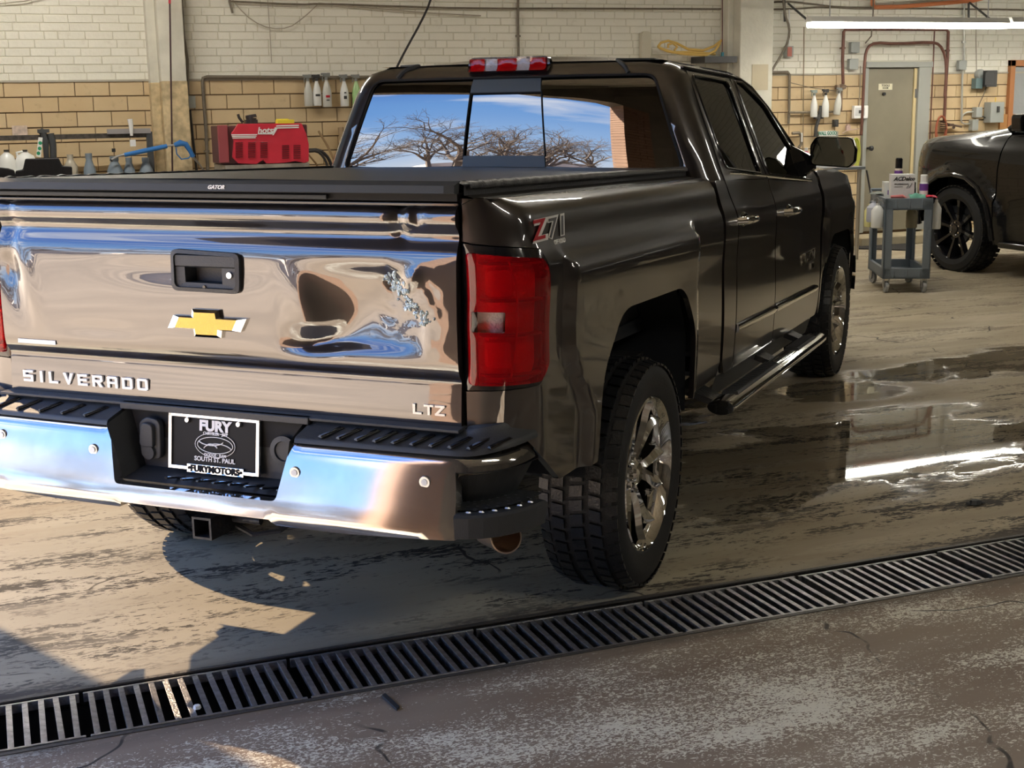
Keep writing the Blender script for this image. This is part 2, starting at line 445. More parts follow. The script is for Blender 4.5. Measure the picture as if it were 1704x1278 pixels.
def vary_mat(name, c0, c1, rough, bump=.2, bscale=60, dirt=None, coat=0):
    """each separate piece takes its own tone between c0 and c1"""
    m, nt, b = node_mat(name); L = nt.links.new
    oi = N(nt, 'ShaderNodeObjectInfo'); g = N(nt, 'ShaderNodeNewGeometry')
    nz = N(nt, 'ShaderNodeTexNoise'); nz.inputs['Scale'].default_value = 5; nz.inputs['Detail'].default_value = 6; L(g.outputs['Position'], nz.inputs['Vector'])
    ad = N(nt, 'ShaderNodeMath', operation='MULTIPLY_ADD'); L(oi.outputs['Random'], ad.inputs[0]); ad.inputs[1].default_value = .6
    r = N(nt, 'ShaderNodeMapRange'); r.inputs[1].default_value = .3; r.inputs[2].default_value = .7; r.inputs[4].default_value = .4; L(nz.outputs[0], r.inputs[0]); L(r.outputs[0], ad.inputs[2])
    mx = N(nt, 'ShaderNodeMix'); mx.data_type = 'RGBA'; mx.inputs['A'].default_value = (*c0, 1); mx.inputs['B'].default_value = (*c1, 1); L(ad.outputs[0], mx.inputs['Factor'])
    out = mx.outputs[2]
    if dirt:
        n2 = N(nt, 'ShaderNodeTexNoise'); n2.inputs['Scale'].default_value = 9; n2.inputs['Detail'].default_value = 8; n2.inputs['Roughness'].default_value = .7; L(g.outputs['Position'], n2.inputs['Vector'])
        r2 = N(nt, 'ShaderNodeMapRange'); r2.inputs[1].default_value = .58; r2.inputs[2].default_value = .72; r2.inputs[4].default_value = .6; L(n2.outputs[0], r2.inputs[0])
        m3 = N(nt, 'ShaderNodeMix'); m3.data_type = 'RGBA'; L(r2.outputs[0], m3.inputs['Factor']); L(out, m3.inputs['A']); m3.inputs['B'].default_value = (*dirt, 1); out = m3.outputs[2]
    L(out, b.inputs['Base Color']); b.inputs['Roughness'].default_value = rough; b.inputs['Coat Weight'].default_value = coat
    n = N(nt, 'ShaderNodeTexNoise'); n.inputs['Scale'].default_value = bscale; L(g.outputs['Position'], n.inputs['Vector'])
    bp = N(nt, 'ShaderNodeBump'); bp.inputs['Strength'].default_value = bump; bp.inputs['Distance'].default_value = .006; L(n.outputs[0], bp.inputs['Height']); L(bp.outputs[0], b.inputs['Normal'])
    return m
FLOOR = floor_mat()
BRICK = vary_mat('white painted brick', (.74, .72, .63), (.80, .78, .69), .7, .4, 30, dirt=(.58, .54, .43))
TILE = vary_mat('ochre glazed tile', (.58, .43, .245), (.66, .52, .32), .38, .12, 25, dirt=(.42, .30, .17))
MORTW = P('painted mortar', (.62, .59, .48), .9)
MORTD = P('dark tile joint', (.16, .105, .06), .9)
PLAST = P('cream painted plaster', (.66, .64, .55), .8, var=.12, vscale=5, bump=.3, bscale=30)
PEEL = P('flaking ochre paint', (.58, .46, .27), .7, var=.35, vscale=14, bump=.5, bscale=40)
CEIL = P('dull ceiling paint', (.48, .45, .36), .9, var=.2, vscale=2)
REDBRICK = vary_mat('orange facing brick', (.20, .11, .065), (.28, .17, .11), .8)
def struct(name, mb, mat, parent=None, **k):
    o = mb.build(name, mat, parent, **k)
    if parent is None: o['kind'] = 'structure'
    return o
YW = 8.43; ZB = 1.924
X0, X1, Y0, ZC = -2.9, 13.0, -9.0, 5.0
TY0, TY1 = -1.154, -.820                # drain edges
# ---- floor around the drain slot
mb = MB()
mb.b2((X0, Y0, -.3), (X1, TY0, 0)); mb.b2((X0, TY1, -.3), (X1, YW+.3, 0)); mb.b2((X0-.3, TY0, -.3), (X0, TY1, 0)); mb.b2((9.0, TY0, -.3), (X1, TY1, 0))
floor = struct('floor', mb, FLOOR, flat=True)
mb = MB(); mb.b2((X0, TY0, -.31), (9.0, TY1, -.27)); mb.b2((X0, TY0-.01, -.30), (9.0, TY0+.002, -.002)); mb.b2((X0, TY1-.002, -.30), (9.0, TY1+.01, -.002))
mb.build('drain_channel', M['seam'], floor, flat=True)
# ---- outside yard
mb = MB(); mb.b2((-90, -60, -.2), (X0, 70, -.03))
yard = struct('yard_pavement', mb, P('dry pale paving', (.34, .265, .19), .9, var=.35, vscale=.35, bump=.2, bscale=8), flat=True)
# ---- back wall: slabs, tiles and bricks
mb = MB(); mb.b2((X0, YW+.012, 0), (X1, YW+.3, ZB)); wall = struct('wall_back', mb, MORTD, flat=True)
mb = MB(); mb.b2((X0, YW+.008, ZB), (X1, YW+.3, ZC)); mb.build('painted_mortar', MORTW, wall, flat=True)
rnd = random.Random(11)
DX0, DX1, DZ = 8.135, 9.045, 2.06
def piece_mesh(w, h, d, bev):
    b = MB(); hw, hh = w/2, h/2
    vs = [(-hw, 0, -hh), (hw, 0, -hh), (hw, 0, hh), (-hw, 0, hh), (-hw+bev, -d, -hh+bev), (hw-bev, -d, -hh+bev), (hw-bev, -d, hh-bev), (-hw+bev, -d, hh-bev)]
    b.add(vs, [(4, 5, 6, 7), (0, 1, 5, 4), (1, 2, 6, 5), (2, 3, 7, 6), (3, 0, 4, 7)]); return b
TW, TH = .305, .1365
COLX = [(.20, .50), (6.30, 6.74)]
def lay(name, rows, width, mat, z_top, rh, joint, depth, bev, x0, x1, limit, score, jit=0, hidden=()):
    protos = {}; cells = []
    for r in range(rows):
        zc = z_top-(r+.5)*rh; off = (r % 2)*.5
        x = x0-off*width
        while x < x1:
            w = width
            if jit: w = width*(1+rnd.uniform(-jit, jit)) if rnd.random() > .18 else width*.5
            a, b_ = max(x, x0), min(x+w, x1); x += w
            segs = [(a, b_)]
            for h0, h1, hz in hidden:
                if zc < hz:
                    ns = []
                    for s0, s1 in segs:
                        if s1 <= h0 or s0 >= h1: ns.append((s0, s1))
                        else:
                            if s0 < h0: ns.append((s0, h0))
                            if s1 > h1: ns.append((h1, s1))
                    segs = ns
            for s0, s1 in segs:
                if s1-s0 > .03: cells.append(((s0+s1)/2, zc, s1-s0-joint))
    cells.sort(key=lambda c: score(c[0], c[1]))
    rest = MB()
    for i, (x, z, w) in enumerate(cells):
        if i < limit:
            key = round(w, 2)
            if key not in protos:
                o = piece_mesh(key, rh-joint, depth, bev).build(name, mat, wall, flat=True); protos[key] = o.data
            else:
                o = bpy.data.objects.new(name, protos[key]); COL.objects.link(o); o.parent = wall
            o.location = (x, YW+.012, z)
            if jit: o.rotation_euler = (0, rnd.uniform(-.006, .006), 0); o.location.y += rnd.uniform(-.002, .002)
        else:
            p = piece_mesh(w, rh-joint, depth, bev); rest.add([(v[0]+x, v[1]+YW+.012, v[2]+z) for v in p.v], p.f)
    if rest.v:
        o = rest.build(name+'_field', mat, wall, flat=True); o['kind'] = 'stuff'
def sc_tile(x, z):
    vis = (-1.3 < x < 2.5 and z > 1.0) or (6.3 < x < 10.8 and z > .3)
    return (0 if vis else 100)+abs(x-4)*.0+x*.5
lay('tile', 14, TW, TILE, ZB, TH, .009, .012, .0025, -2.9, 13.0, 300, sc_tile, hidden=[(DX0, DX1, 2.2)])
def sc_brick(x, z): return (0 if -1.3 < x < 7.3 and z < 2.75 else 50)+x
lay('brick', 40, .235, BRICK, ZB+40*.0735, .0735, .0035, .010, .0045, -2.9, 13.0, 300, sc_brick, jit=.12, hidden=[(DX0, DX1, 2.09)])
# ledge line between tile and brick
mb = MB(); mb.b2((X0, YW-.012, ZB-.006), (DX0, YW+.01, ZB+.012)); mb.b2((DX1, YW-.012, ZB-.006), (X1, YW+.01, ZB+.012)); struct('trim_1', mb, P('grey ledge', (.40, .37, .30), .8))
# ---- columns
mb = MB(); mb.b2((.20, 8.30, 0), (.285, YW+.01, ZC)); mb.b2((.285, 8.18, 0), (.515, YW+.01, ZC)); c1 = struct('trim_2', mb, PLAST, bev=.008)
mb = MB(); mb.b2((.198, 8.295, 0), (.285, YW, ZB-.02)); mb.b2((.283, 8.172, 0), (.519, YW, ZB-.01)); o = mb.build('flaking_column_base', PEEL, c1, bev=.008)
mb = MB(); mb.b2((6.33, 8.12, 0), (6.74, YW+.01, ZC)); mb.b2((6.26, 8.26, 0), (6.33, YW, ZC)); c2 = struct('trim_3', mb, PLAST, bev=.01)
mb = MB(); mb.b2((6.48, 8.113, 1.76), (6.68, 8.121, 2.03)); mb.build('bare_patch', P('tan patch', (.52, .46, .33), .9), c2)
# ---- other walls, ceiling
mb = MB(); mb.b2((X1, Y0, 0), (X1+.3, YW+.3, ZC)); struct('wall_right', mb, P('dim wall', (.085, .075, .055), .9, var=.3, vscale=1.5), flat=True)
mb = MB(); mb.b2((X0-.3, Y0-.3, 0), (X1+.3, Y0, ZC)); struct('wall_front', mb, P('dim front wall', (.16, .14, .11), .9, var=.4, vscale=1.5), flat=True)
mb = MB(); mb.b2((X0-.3, Y0-.3, ZC), (X1+.3, YW+.3, ZC+.3)); ceil = struct('ceiling', mb, CEIL, flat=True)
for i in range(9):
    mb = MB(); y = -8+i*2.0; mb.b2((X0, y-.09, ZC-.30), (X1, y+.09, ZC)); mb.build('ceiling_beam', CEIL, ceil, flat=True)
GY0, GY1, GZ = -2.30, 1.6, 3.3          # vehicle door in the left wall
mb = MB(); mb.b2((X0-.3, Y0-.3, 0), (X0, GY0-.4, ZC)); mb.b2((X0-.3, GY1, 0), (X0, 2.95, ZC)); mb.b2((X0-.3, 7.6, 0), (X0, YW+.3, ZC)); mb.b2((X0-.3, 2.95, 0), (X0, 7.6, .9)); mb.b2((X0-.3, 2.95, 4.5), (X0, 7.6, ZC)); mb.b2((X0-.3, GY0-.4, GZ), (X0, GY1, ZC))
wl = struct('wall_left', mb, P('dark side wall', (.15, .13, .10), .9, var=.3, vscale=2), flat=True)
mb = MB()
for k in range(44):
    z = k*.075
    for j in range(2):
        a = GY0-.4+.2*j-(.1 if k % 2 else 0); mb.b2((X0-.31, max(a, GY0-.4)+.004, z+.004), (X0+.01, (GY0 if j else a+.2)-.002, z+.072))
o = mb.build('brick_jamb', REDBRICK, wl, flat=True); o['kind'] = 'stuff'
mb = MB(); mb.b2((X0-.25, GY0-.39, 0), (X0-.05, GY0-.01, GZ)); mb.build('jamb_mortar', MORTW, wl, flat=True)
# ---- window added in the unseen left wall, dims the sun for the floor patch
mb = MB()
for a, b in (((2.95, .9), (3.01, 4.5)), ((7.54, .9), (7.6, 4.5)), ((2.95, .9), (7.6, .96)), ((2.95, 4.44), (7.6, 4.5))): mb.b2((X0-.20, a[0], a[1]), (X0-.10, b[0], b[1]))
w2 = struct('added_sun_window', mb, P('window frame', (.2, .2, .19), .5), bev=.004)
mb = MB(); mb.b2((X0-.155, 3.0, .95), (X0-.145, 7.55, 4.45)); mb.build('sun_tint_pane', glass_mat('sun tint pane', (.30, .265, .225), 1.0), w2)
# ---- door in the back wall
grey = P('grey door paint', (.24, .215, .155), .5, var=.12, vscale=3); jamb = P('grey blue jamb', (.34, .35, .32), .45)
mb = MB(); mb.b2((DX0, YW-.04, .12), (DX0+.05, YW+.02, 2.03)); mb.b2((DX1-.17, YW-.05, .12), (DX1, YW+.02, 2.03)); mb.b2((DX0, YW-.06, 1.995), (DX1+.02, YW+.02, 2.06))
fr = struct('door_1', mb, jamb, bev=.004)
mb = MB(); mb.b2((DX0+.052, YW-.005, .13), (DX1-.215, YW+.015, 1.985)); mb.build('door_leaf', grey, fr, bev=.003)
mb = MB(); mb.b2((DX1-.212, YW-.02, .13), (DX1-.175, YW+.01, 1.985)); mb.build('yellow_edge', P('cream edge', (.66, .55, .30), .6), fr)
mb = MB(); mb.b2((8.345, YW-.012, 1.745), (8.535, YW-.004, 1.815)); sg_ = mb.build('door_sign', P('sign cream', (.72, .68, .50), .6), fr)
FR = Matrix(((1, 0, 0), (0, 0, -1), (0, 1, 0)))
text('sign_lettering', 'TOOLS', M['seam'], sg_, (8.44, YW-.0125, 1.793), FR, size=.035, bold=.0008, extr=.001)
text('sign_lettering', 'ROOM', M['seam'], sg_, (8.44, YW-.0125, 1.765), FR, size=.026, bold=.0006, extr=.001)
mb = MB(); mb.cyl((8.42, YW-.005, 1.70), (8.42, YW-.03, 1.70), .018); mb.cyl((8.225, YW, 1.09), (8.225, YW-.06, 1.09), .012); mb.lathe([(0, -.06), (.028, -.07), (.03, -.09), (0, -.10)], (8.225, YW, 1.09), 'Y', 14); mb.build('door_knob', M['steel'], fr)
mb = MB()
for z in (.5, 1.7): mb.b2((DX1-.20, YW-.03, z-.05), (DX1-.17, YW-.02, z+.05))
mb.build('hinges', M['satin'], fr)
mb = MB(); mb.b2((7.9, 8.02, 0), (9.9, YW+.02, .10)); struct('trim_4', mb, P('concrete sill', (.42, .36, .24), .8, var=.2, vscale=4), bev=.01)
# ---- window at the far right
wood = P('red brown frame', (.42, .18, .07), .6)
mb = MB()
for a, b in (((10.20, .75), (10.27, 2.07)), ((10.20, 2.0), (12.2, 2.07)), ((12.13, .75), (12.2, 2.07)), ((10.20, .75), (12.2, .82)), ((11.15, .8), (11.2, 2.0))): mb.b2((a[0], YW-.05, a[1]), (b[0], YW+.03, b[1]))
wn = struct('window_1', mb, wood, bev=.004)
mb = MB(); mb.b2((10.26, YW-.010, .82), (12.14, YW-.002, 2.0)); mb.build('frosted_pane', P('frosted pane', (.36, .38, .38), .25, bump=.6, bscale=30), wn)

# ================================================================== trench grate
iron = P('galvanised bar', (.50, .50, .52), .34, .85, var=.35, vscale=40, bump=.3, bscale=120)
irond = P('dark iron angle', (.12, .115, .11), .5, .6, bump=.4, bscale=80)
grate = thing('trench_grate', 'long galvanised trench drain grate let into the wet concrete floor', 'drain grate', (-2.9, (TY0+TY1)/2, 0))
mb = MB()
for y in (TY0-.006+.99-.0, TY1+.006+.99): mb.b2((0, y-.008-.003, -.05), (11.9, y+.008-.003, .003))
mb.build('frame_angle', irond, grate)
bar0 = None; SEC = .61; xs = -2.44+.010; rnd = random.Random(2); k = 0
for s in range(19):
    xa = xs+s*SEC-.0; sx = xa+2.9; dz = rnd.uniform(-.003, .003)
    mb = MB(); hw = .150
    mb.b2((0, -hw, -.028), (SEC-.012, -hw+.010, 0)); mb.b2((0, hw-.010, -.028), (SEC-.012, hw, 0))
    sec = mb.build('grate_section', iron, grate, bev=.0015); sec.location = (sx, 0, dz-.001)
    sec.rotation_euler = (0, 0, rnd.uniform(-.006, .006))
    for i in range(14):
        if bar0 is None:
            mb = MB(); mb.add([(-.0085, -hw+.008, 0), (.0085, -hw+.008, 0), (.0045, -hw+.008, -.028), (-.0045, -hw+.008, -.028), (-.0085, hw-.008, 0), (.0085, hw-.008, 0), (.0045, hw-.008, -.028), (-.0045, hw-.008, -.028)], [(0, 1, 5, 4), (1, 2, 6, 5), (2, 3, 7, 6), (3, 0, 4, 7), (0, 3, 2, 1), (4, 5, 6, 7)])
            bar0 = mb.build('grate_bar', iron, sec, bev=.001); b_ = bar0
        else: b_ = bar0.copy(); COL.objects.link(b_); b_.parent = sec
        b_.location = (.020+i*(SEC-.052)/13, 0, -.0008+rnd.uniform(-.0012, .0005)); b_.rotation_euler = (0, rnd.uniform(-.12, .12), rnd.uniform(-.012, .012))
# ================================================================== lamps
def tube_lamp(x, y, z, L, label, light=60, chain=True, group=None):
    t = thing('fluorescent_lamp', label, 'lamp', (x, y, z), 0, group)
    mb = MB(); mb.add([(0, -.07, .02), (0, .07, .02), (0, .035, .075), (0, -.035, .075), (L, -.07, .02), (L, .07, .02), (L, .035, .075), (L, -.035, .075)], [(0, 1, 2, 3), (4, 7, 6, 5), (0, 4, 5, 1), (1, 5, 6, 2), (2, 6, 7, 3), (3, 7, 4, 0)])
    mb.build('reflector', P('white lamp housing', (.8, .8, .76), .5), t)
    mb = MB()
    for y_ in (-.040, .040): mb.cyl((.02, y_, -.008), (L-.02, y_, -.008), .030, n=12)
    mb.build('tube', P('lit tube', (1, .96, .86), .5, emit=14), t)
    mb = MB()
    for xx in (.05, L-.05): mb.b2((xx-.02, -.05, -.01), (xx+.02, .05, .02))
    mb.build('tube_holder', M['white'], t)
    if chain:
        mb = MB()
        for xx in (.25, L-.25): mb.cyl((xx, 0, .07), (xx, 0, ZC-z), .006, n=6)
        mb.build('hanger', M['satin'], t)
    l = bpy.data.lights.new('lamp_light', 'AREA'); l.shape = 'RECTANGLE'; l.size = L; l.size_y = .12; l.energy = light; l.color = (1, .94, .83)
    lo = bpy.data.objects.new('lamp_light', l); COL.objects.link(lo); lo.parent = t; lo.location = (L/2, 0, -.03)
    return t
tube_lamp(6.60, 7.25, 2.40, 2.50, 'lit fluorescent tube lamp hanging before the grey door', 62)
tube_lamp(9.14, 7.25, 2.41, 2.44, 'lit fluorescent tube lamp cut off by the right picture edge', 62)
tube_lamp(8.5, 2.0, 3.7, 2.5, 'ceiling tube lamp above the black vehicle, outside the picture', 150)
tube_lamp(3.0, 4.5, 3.9, 2.5, 'ceiling tube lamp above the bed of the brown pickup, outside the picture', 170)
tube_lamp(-2.5, 6.2, 3.9, 2.5, 'ceiling tube lamp near the left end of the back wall, outside the picture', 260)
tube_lamp(1.0, -4.5, 3.9, 2.5, 'ceiling tube lamp behind the camera, outside the picture', 130)
tube_lamp(7.0, -4.5, 3.9, 2.5, 'ceiling tube lamp far behind to the right, outside the picture', 90)
# ================================================================== trees over the yard
bark = P('grey brown bark', (.16, .12, .09), .9)
def tree(x, y, h, seed, label):
    r = random.Random(seed); mb = MB()
    def branch(p, d, L, rad, lev):
        pts = [p]; n = 4 if lev < 3 else 2; q = p
        for i in range(n):
            d = (d+Vector((r.gauss(0, .16), r.gauss(0, .16), r.gauss(0, .10)+.04))).normalized(); q = q+d*(L/n); pts.append(q)
        mb.tube(pts, [max(rad*(1-.45*i/n), .008) for i in range(n+1)], 5 if lev < 3 else 3)
        if lev >= 6: return
        for k in range((4, 3, 3, 3, 3, 3)[lev]):
            t = r.uniform(.45, 1) if k else 1; bp_ = pts[max(1, int(round(t*n)))]
            nd = (d+Vector((r.gauss(0, .75), r.gauss(0, .75), r.gauss(0, .35)))).normalized()
            if nd.z < -.1: nd.z = .1
            branch(bp_, nd, L*r.uniform(.60, .82), rad*.55, lev+1)
    branch(Vector((0, 0, 0)), Vector((0, 0, 1)), h*.27, h*.026, 0)
    o = mb.build('bare_tree', bark, None, angle=60); o.location = (x, y, -.03)
    return meta(o, label, 'tree')
tree(-34, -10.6, 15.5, 4, 'bare winter tree mirrored largest in the left rear window pane')
for i, (x, y, h) in enumerate(((-42, -15.5, 9), (-44, -18.5, 8.5), (-41, -20.5, 8), (-47, -22.5, 9), (-46, -12.0, 8.5), (-40, -24.5, 8), (-38, -2, 10), (-40, 8, 10))):
    tree(x, y, h*1.75, 20+i*7, ['bare winter tree mirrored at the left edge of the sliding pane', 'bare winter tree mirrored in the middle of the sliding pane', 'bare winter tree mirrored in the right rear window pane', 'bare winter tree mirrored beside the brick door jamb', 'bare winter tree behind the largest mirrored one', 'bare winter tree at the left end of the yard', 'bare winter tree straight across the yard', 'bare winter tree at the right end of the yard'][i])
# snowy bank and low hedge of houses behind trees
mb = MB()
for i in range(14):
    mb.b2((-66-2*(i % 3), -50+i*7.2, 0), (-60, -44.5+i*7.2, 2.2+((i*37) % 5)*.6))
o = struct('far_houses', mb, P('distant houses', (.60, .52, .46), .9, var=.4, vscale=.3), flat=True)
# ================================================================== THE BROWN PICKUP
truck = thing('pickup_truck', 'dark brown crew cab pickup with a dented tailgate and chrome rear bumper', 'truck', (0, 0, 0), -PHI)
WB = 3.886; WX = .985; WZ = .397; TR = .405
RK = .030
def rake(x, y, z): return (x, y, z-RK*(y+1.1))
hx = spline([(.40, .93), (.50, .955), (.65, .972), (.85, .978), (1.05, .976), (1.18, .982), (1.235, .980), (1.30, .962), (1.37, .940), (1.395, .925), (1.41, .905), (1.416, .885)])
IN = Vector((-1, 0, 0)); INL = Vector((1, 0, 0))
def flare(y, z, yc, back, front, top, kink=True):
    e0 = yc-back
    if kink and z < .95: e0 += .14*(.95-z)/.17 if z > .78 else .14
    e1 = yc+front
    return sm((y-e0)/.035)*sm((e1-y)/.05)*sm((top-z)/.055)*.032
def shoulder(y, z):                    # soft hollow that runs below the rail
    return -.006*math.exp(-((z-1.31)/.035)**2)
def side_x(y, z):
    return hx(z)+flare(y, z, 0, .79, .62, 1.262)+flare(y, z, WB, .72, .9, 1.235, False)*.8+shoulder(y, z)
RC = .13; YR = -1.062                  # rear corner radius, rear face
SARC = YR+RC
def bed_map(sg):
    def f(s, z):
        X = side_x(max(s, SARC), z); L = RC*PI/2; r = min(RC, X-.806)
        if s >= SARC: x, y = X, s-(RC-r)*math.exp(-(s-SARC)/.1)
        elif s >= SARC-L:
            a = (SARC-s)/RC; x = X-r+r*math.cos(a); y = YR+r-r*math.sin(a)
        else: x = (X-r)+(.7985-(X-r))*(SARC-L-s)/.046; y = YR
        return rake(x*sg, y, z)
    return f
S0 = SARC-RC*PI/2-.046                 # inner edge beside the tailgate
def arch(yc, w=.535, top=1.045, bot=.52):
    pts = rpoly([(-w-.03, bot, 0), (-w-.0, .86, .22), (-w+.21, top, .22), (w-.14, top, .22), (w-.0, .87, .2), (w+.005, bot, 0)], 8)
    base = resample([(yc+a, b) for a, b in pts], .05, closed=False)
    return base
A = arch(0)
bed_outline = rpoly([(S0, .775, 0), (SARC-.10, .775, 0), (SARC-.02, .70, 0), (-.80, .60, 0)], 2)+[(A[0][0], .60)]+[p for p in A if p[1] > .60]+[(A[-1][0], .60)]+rpoly([(1.0, .60, .02), (1.055, .66, .02), (1.055, 1.416, .015), (S0, 1.416, 0)], 3)
def mirror_panel(name, outline, mapper, mat, parent, sides=(1, -1), **k):
    r = []
    for sg in sides: r.append(panel(name, outline, mapper(sg), mat, parent, inward=Vector((-sg, 0, 0)), **k))
    return r
def bed_in(co):
    return Vector((-math.copysign(1, co.x), .9 if co.y < SARC else 0, 0))
LZ0, LZ1 = .895, 1.300                 # lamp opening
lamp_hole = rpoly([(S0-.02, LZ0, 0), (SARC-.03, LZ0+.012, .03), (SARC+.035, LZ0+.06, .03), (SARC+.035, LZ1-.07, .04), (SARC+.00, LZ1-.02, .03), (S0-.02, LZ1, 0)])
lamp_hole = [(max(p[0], S0+.0), p[1]) for p in lamp_hole]
# outline runs round the lamp opening on its inner edge
i0 = [p for p in bed_outline]
bed_full = i0+[(S0, LZ1+.002)]+list(reversed([(max(p[0], S0+.001), p[1]) for p in lamp_hole if p[0] > S0+.002]))+[(S0, LZ0-.002)]
for sg in (1, -1):
    bs = panel('bedside', bed_full, bed_map(sg), M['paint'], truck, su=.03, sv=.028, thick=.02, inward=bed_in, angle=40)
    if sg == 1: bside = bs
# wheel wells, underbody
def well(yc, sg):
    mb = MB(); pts = arch(yc, .55, 1.06, .55)
    for a, b in zip(pts, pts[1:]):
        mb.add([rake(sg*.965, *a), rake(sg*.965, *b), rake(sg*.45, *b), rake(sg*.45, *a)], [(0, 1, 2, 3)])
    n = len(pts); mb.add([rake(sg*.45, *p) for p in pts], [tuple(range(n))])
    return mb.build('wheel_well', M['liner'], truck)
for yc in (0, WB):
    for sg in (1, -1): well(yc, sg)
mb = MB()
for x in (-.42, .42): mb.box((x, 1.8, .62), (.09, 5.2, .14))
mb.box((0, -.85, .60), (.95, .10, .12)); mb.cyl((-.8, 0, WZ), (.8, 0, WZ), .045); mb.lathe([(.0, -.16), (.11, -.10), (.15, 0), (.11, .10), (.0, .16)], (0, 0, WZ), 'X', 16)
mb.build('chassis_frame', M['steel'], truck)
# rear corner cap below the lamp: lower valance gap
mb = MB()
for sg in (1, -1): mb.b2((sg*.80, -1.04, .70), (sg*.93, -.60, .775))
mb.b2((-.80, -1.04, .72), (.80, -.9, .80)); mb.b2((-.8, 1.0, .60), (.8, -.6, .72))
mb.build('lower_valance', M['seam'], truck)

# bed inside: floor and rail caps
mb = MB()
for sg in (1, -1):
    for i in range(1): pass
    mb.add([rake(sg*.885, YR+.02, 1.414), rake(sg*.885, 1.05, 1.414), rake(sg*.79, 1.05, 1.424), rake(sg*.79, YR+.02, 1.424), rake(sg*.79, YR+.02, .85), rake(sg*.79, 1.05, .85)], [(0, 1, 2, 3), (3, 2, 5, 4)])
    mb.b2((sg*.80, YR+.03, .78), (sg*.82, YR+.06, 1.36))
mb.b2((-.8, 1.04, .8), (.8, 1.06, 1.36)); mb.b2((-.8, -1.0, .84), (.8, 1.05, .86))
mb.build('cargo_box', M['black_plastic'], truck)

# ---- tailgate
TGW = .788
tg_y = spline([(.780, -1.074), (.80, -1.0775), (.895, -1.0712), (.906, -1.0705), (.914, -1.0685), (.944, -1.0855), (.975, -1.0895), (1.06, -1.0895), (1.15, -1.0885), (1.24, -1.0865), (1.262, -1.083), (1.300, -1.064), (1.310, -1.0590), (1.322, -1.0610), (1.350, -1.0800), (1.362, -1.0810), (1.380, -1.076), (1.394, -1.062), (1.400, -1.040), (1.402, -1.00)])
def gau(x, z, cx, cz, sx, sz, rot=0):
    dx, dz = x-cx, z-cz; c, s = math.cos(rot), math.sin(rot)
    a, b = (dx*c+dz*s)/sx, (-dx*s+dz*c)/sz
    return math.exp(-a*a-b*b)
def tg_dent(x, z):
    """push-in (+y) of the damaged sheet metal"""
    d = 0
    n = noise.noise(Vector((x*2.3, 0, z*3.4)))*.0013+noise.noise(Vector((x*5+3, 0, z*7)))*.0003
    m = sm((z-.97)/.05)*sm((1.26-z)/.06)
    d += n*m*(.9+1.0*sm((x+.1)/.5))
    # wide caved right third
    d += .030*gau(x, z, .50, 1.10, .17, .13)*m
    d += .020*gau(x, z, .38, 1.00, .10, .045, .5)*m
    d -= .010*gau(x, z, .30, 1.12, .05, .10, .35)*m
    # ridge right of the crush line
    line = .585+.10*sm((1.20-z)/.12)
    k = sm((x-line+.012)/.024)
    d -= .014*k*gau(x, z, .64, 1.12, .13, .16)*m
    d += .012*gau(x, z, .60, 1.185, .030, .035, .6)*m-.010*gau(x, z, .655, 1.20, .035, .02, .9)*m
    cr = abs(noise.noise(Vector((x*19, 1.7, z*19)))); d += .010*cr*gau(x, z, .64, 1.12, .07, .10, -.9)*m
    d += .004*noise.noise(Vector((x*11, 4, z*9)))*gau(x, z, .70, 1.02, .10, .10)*m
    # wedge low in the middle
    d += .016*max(0, 1-abs(x-.325)/.11)*max(0, 1-abs(z-1.0)/.06)*sm((z-.955)/.04)
    # top lip creases
    d += .012*math.exp(-abs(x-.612)/.016)*sm((z-1.29)/.05)*(1.2 if z > 1.34 else 1)
    d += .010*math.exp(-((x-.672)/.014)**2)*sm((z-1.33)/.03)
    d -= .006*sm((x-.62)/.02)*sm((z-1.27)/.08)
    # left side crease
    d += .013*math.exp(-abs(x+.742)/.018)*sm((z-1.12)/.06)
    d += .012*gau(x, z, -.745, 1.17, .035, .10, .25)*m-.006*gau(x, z, -.68, 1.17, .03, .12, .2)*m
    d += .006*gau(x, z, -.10, 1.20, .22, .04)*m*.6+.0016*gau(x, z, -.42, 1.0, .13, .03)*m-.0012*gau(x, z, -.05, .99, .2, .02)*m
    return d
def tg_map(x, z):
    return (x, tg_y(z)+tg_dent(x, z), z-.002*math.exp(-abs(x-.612)/.02)*sm((z-1.37)/.02)*4)
HX0, HX1, HZ0, HZ1 = -.128, .112, 1.137, 1.262
tg_out = rpoly([(-TGW, .785, .008), (TGW, .785, .008), (TGW, 1.402, .012), (-TGW, 1.402, .012)])
tg_hole = rpoly([(HX0+.012, HZ0+.01, .02), (HX1-.012, HZ0+.01, .02), (HX1-.012, HZ1-.01, .02), (HX0+.012, HZ1-.01, .02)])
tailgate = panel('tailgate', tg_out, tg_map, M['paint'], truck, holes=[tg_hole], su=.013, sv=.010, thick=.03, inward=Vector((0, 1, 0)), angle=60)
mb = MB(); mb.b2((-TGW+.01, -1.035, .80), (TGW-.01, -1.01, 1.39)); mb.build('tailgate_inner_shell', M['seam'], tailgate)
mb = MB(); mb.b2((-TGW, -1.06, 1.392), (TGW, -1.0, 1.404)); mb.build('top_cap', M['gloss_black'], tailgate, bev=.004)
# tape line on the tailgate
mb = MB()
for a, b in zip([.30, .268, .262, .252, .246, .243], [1.345, 1.25, 1.10, .97, .89, .80]):
    pass
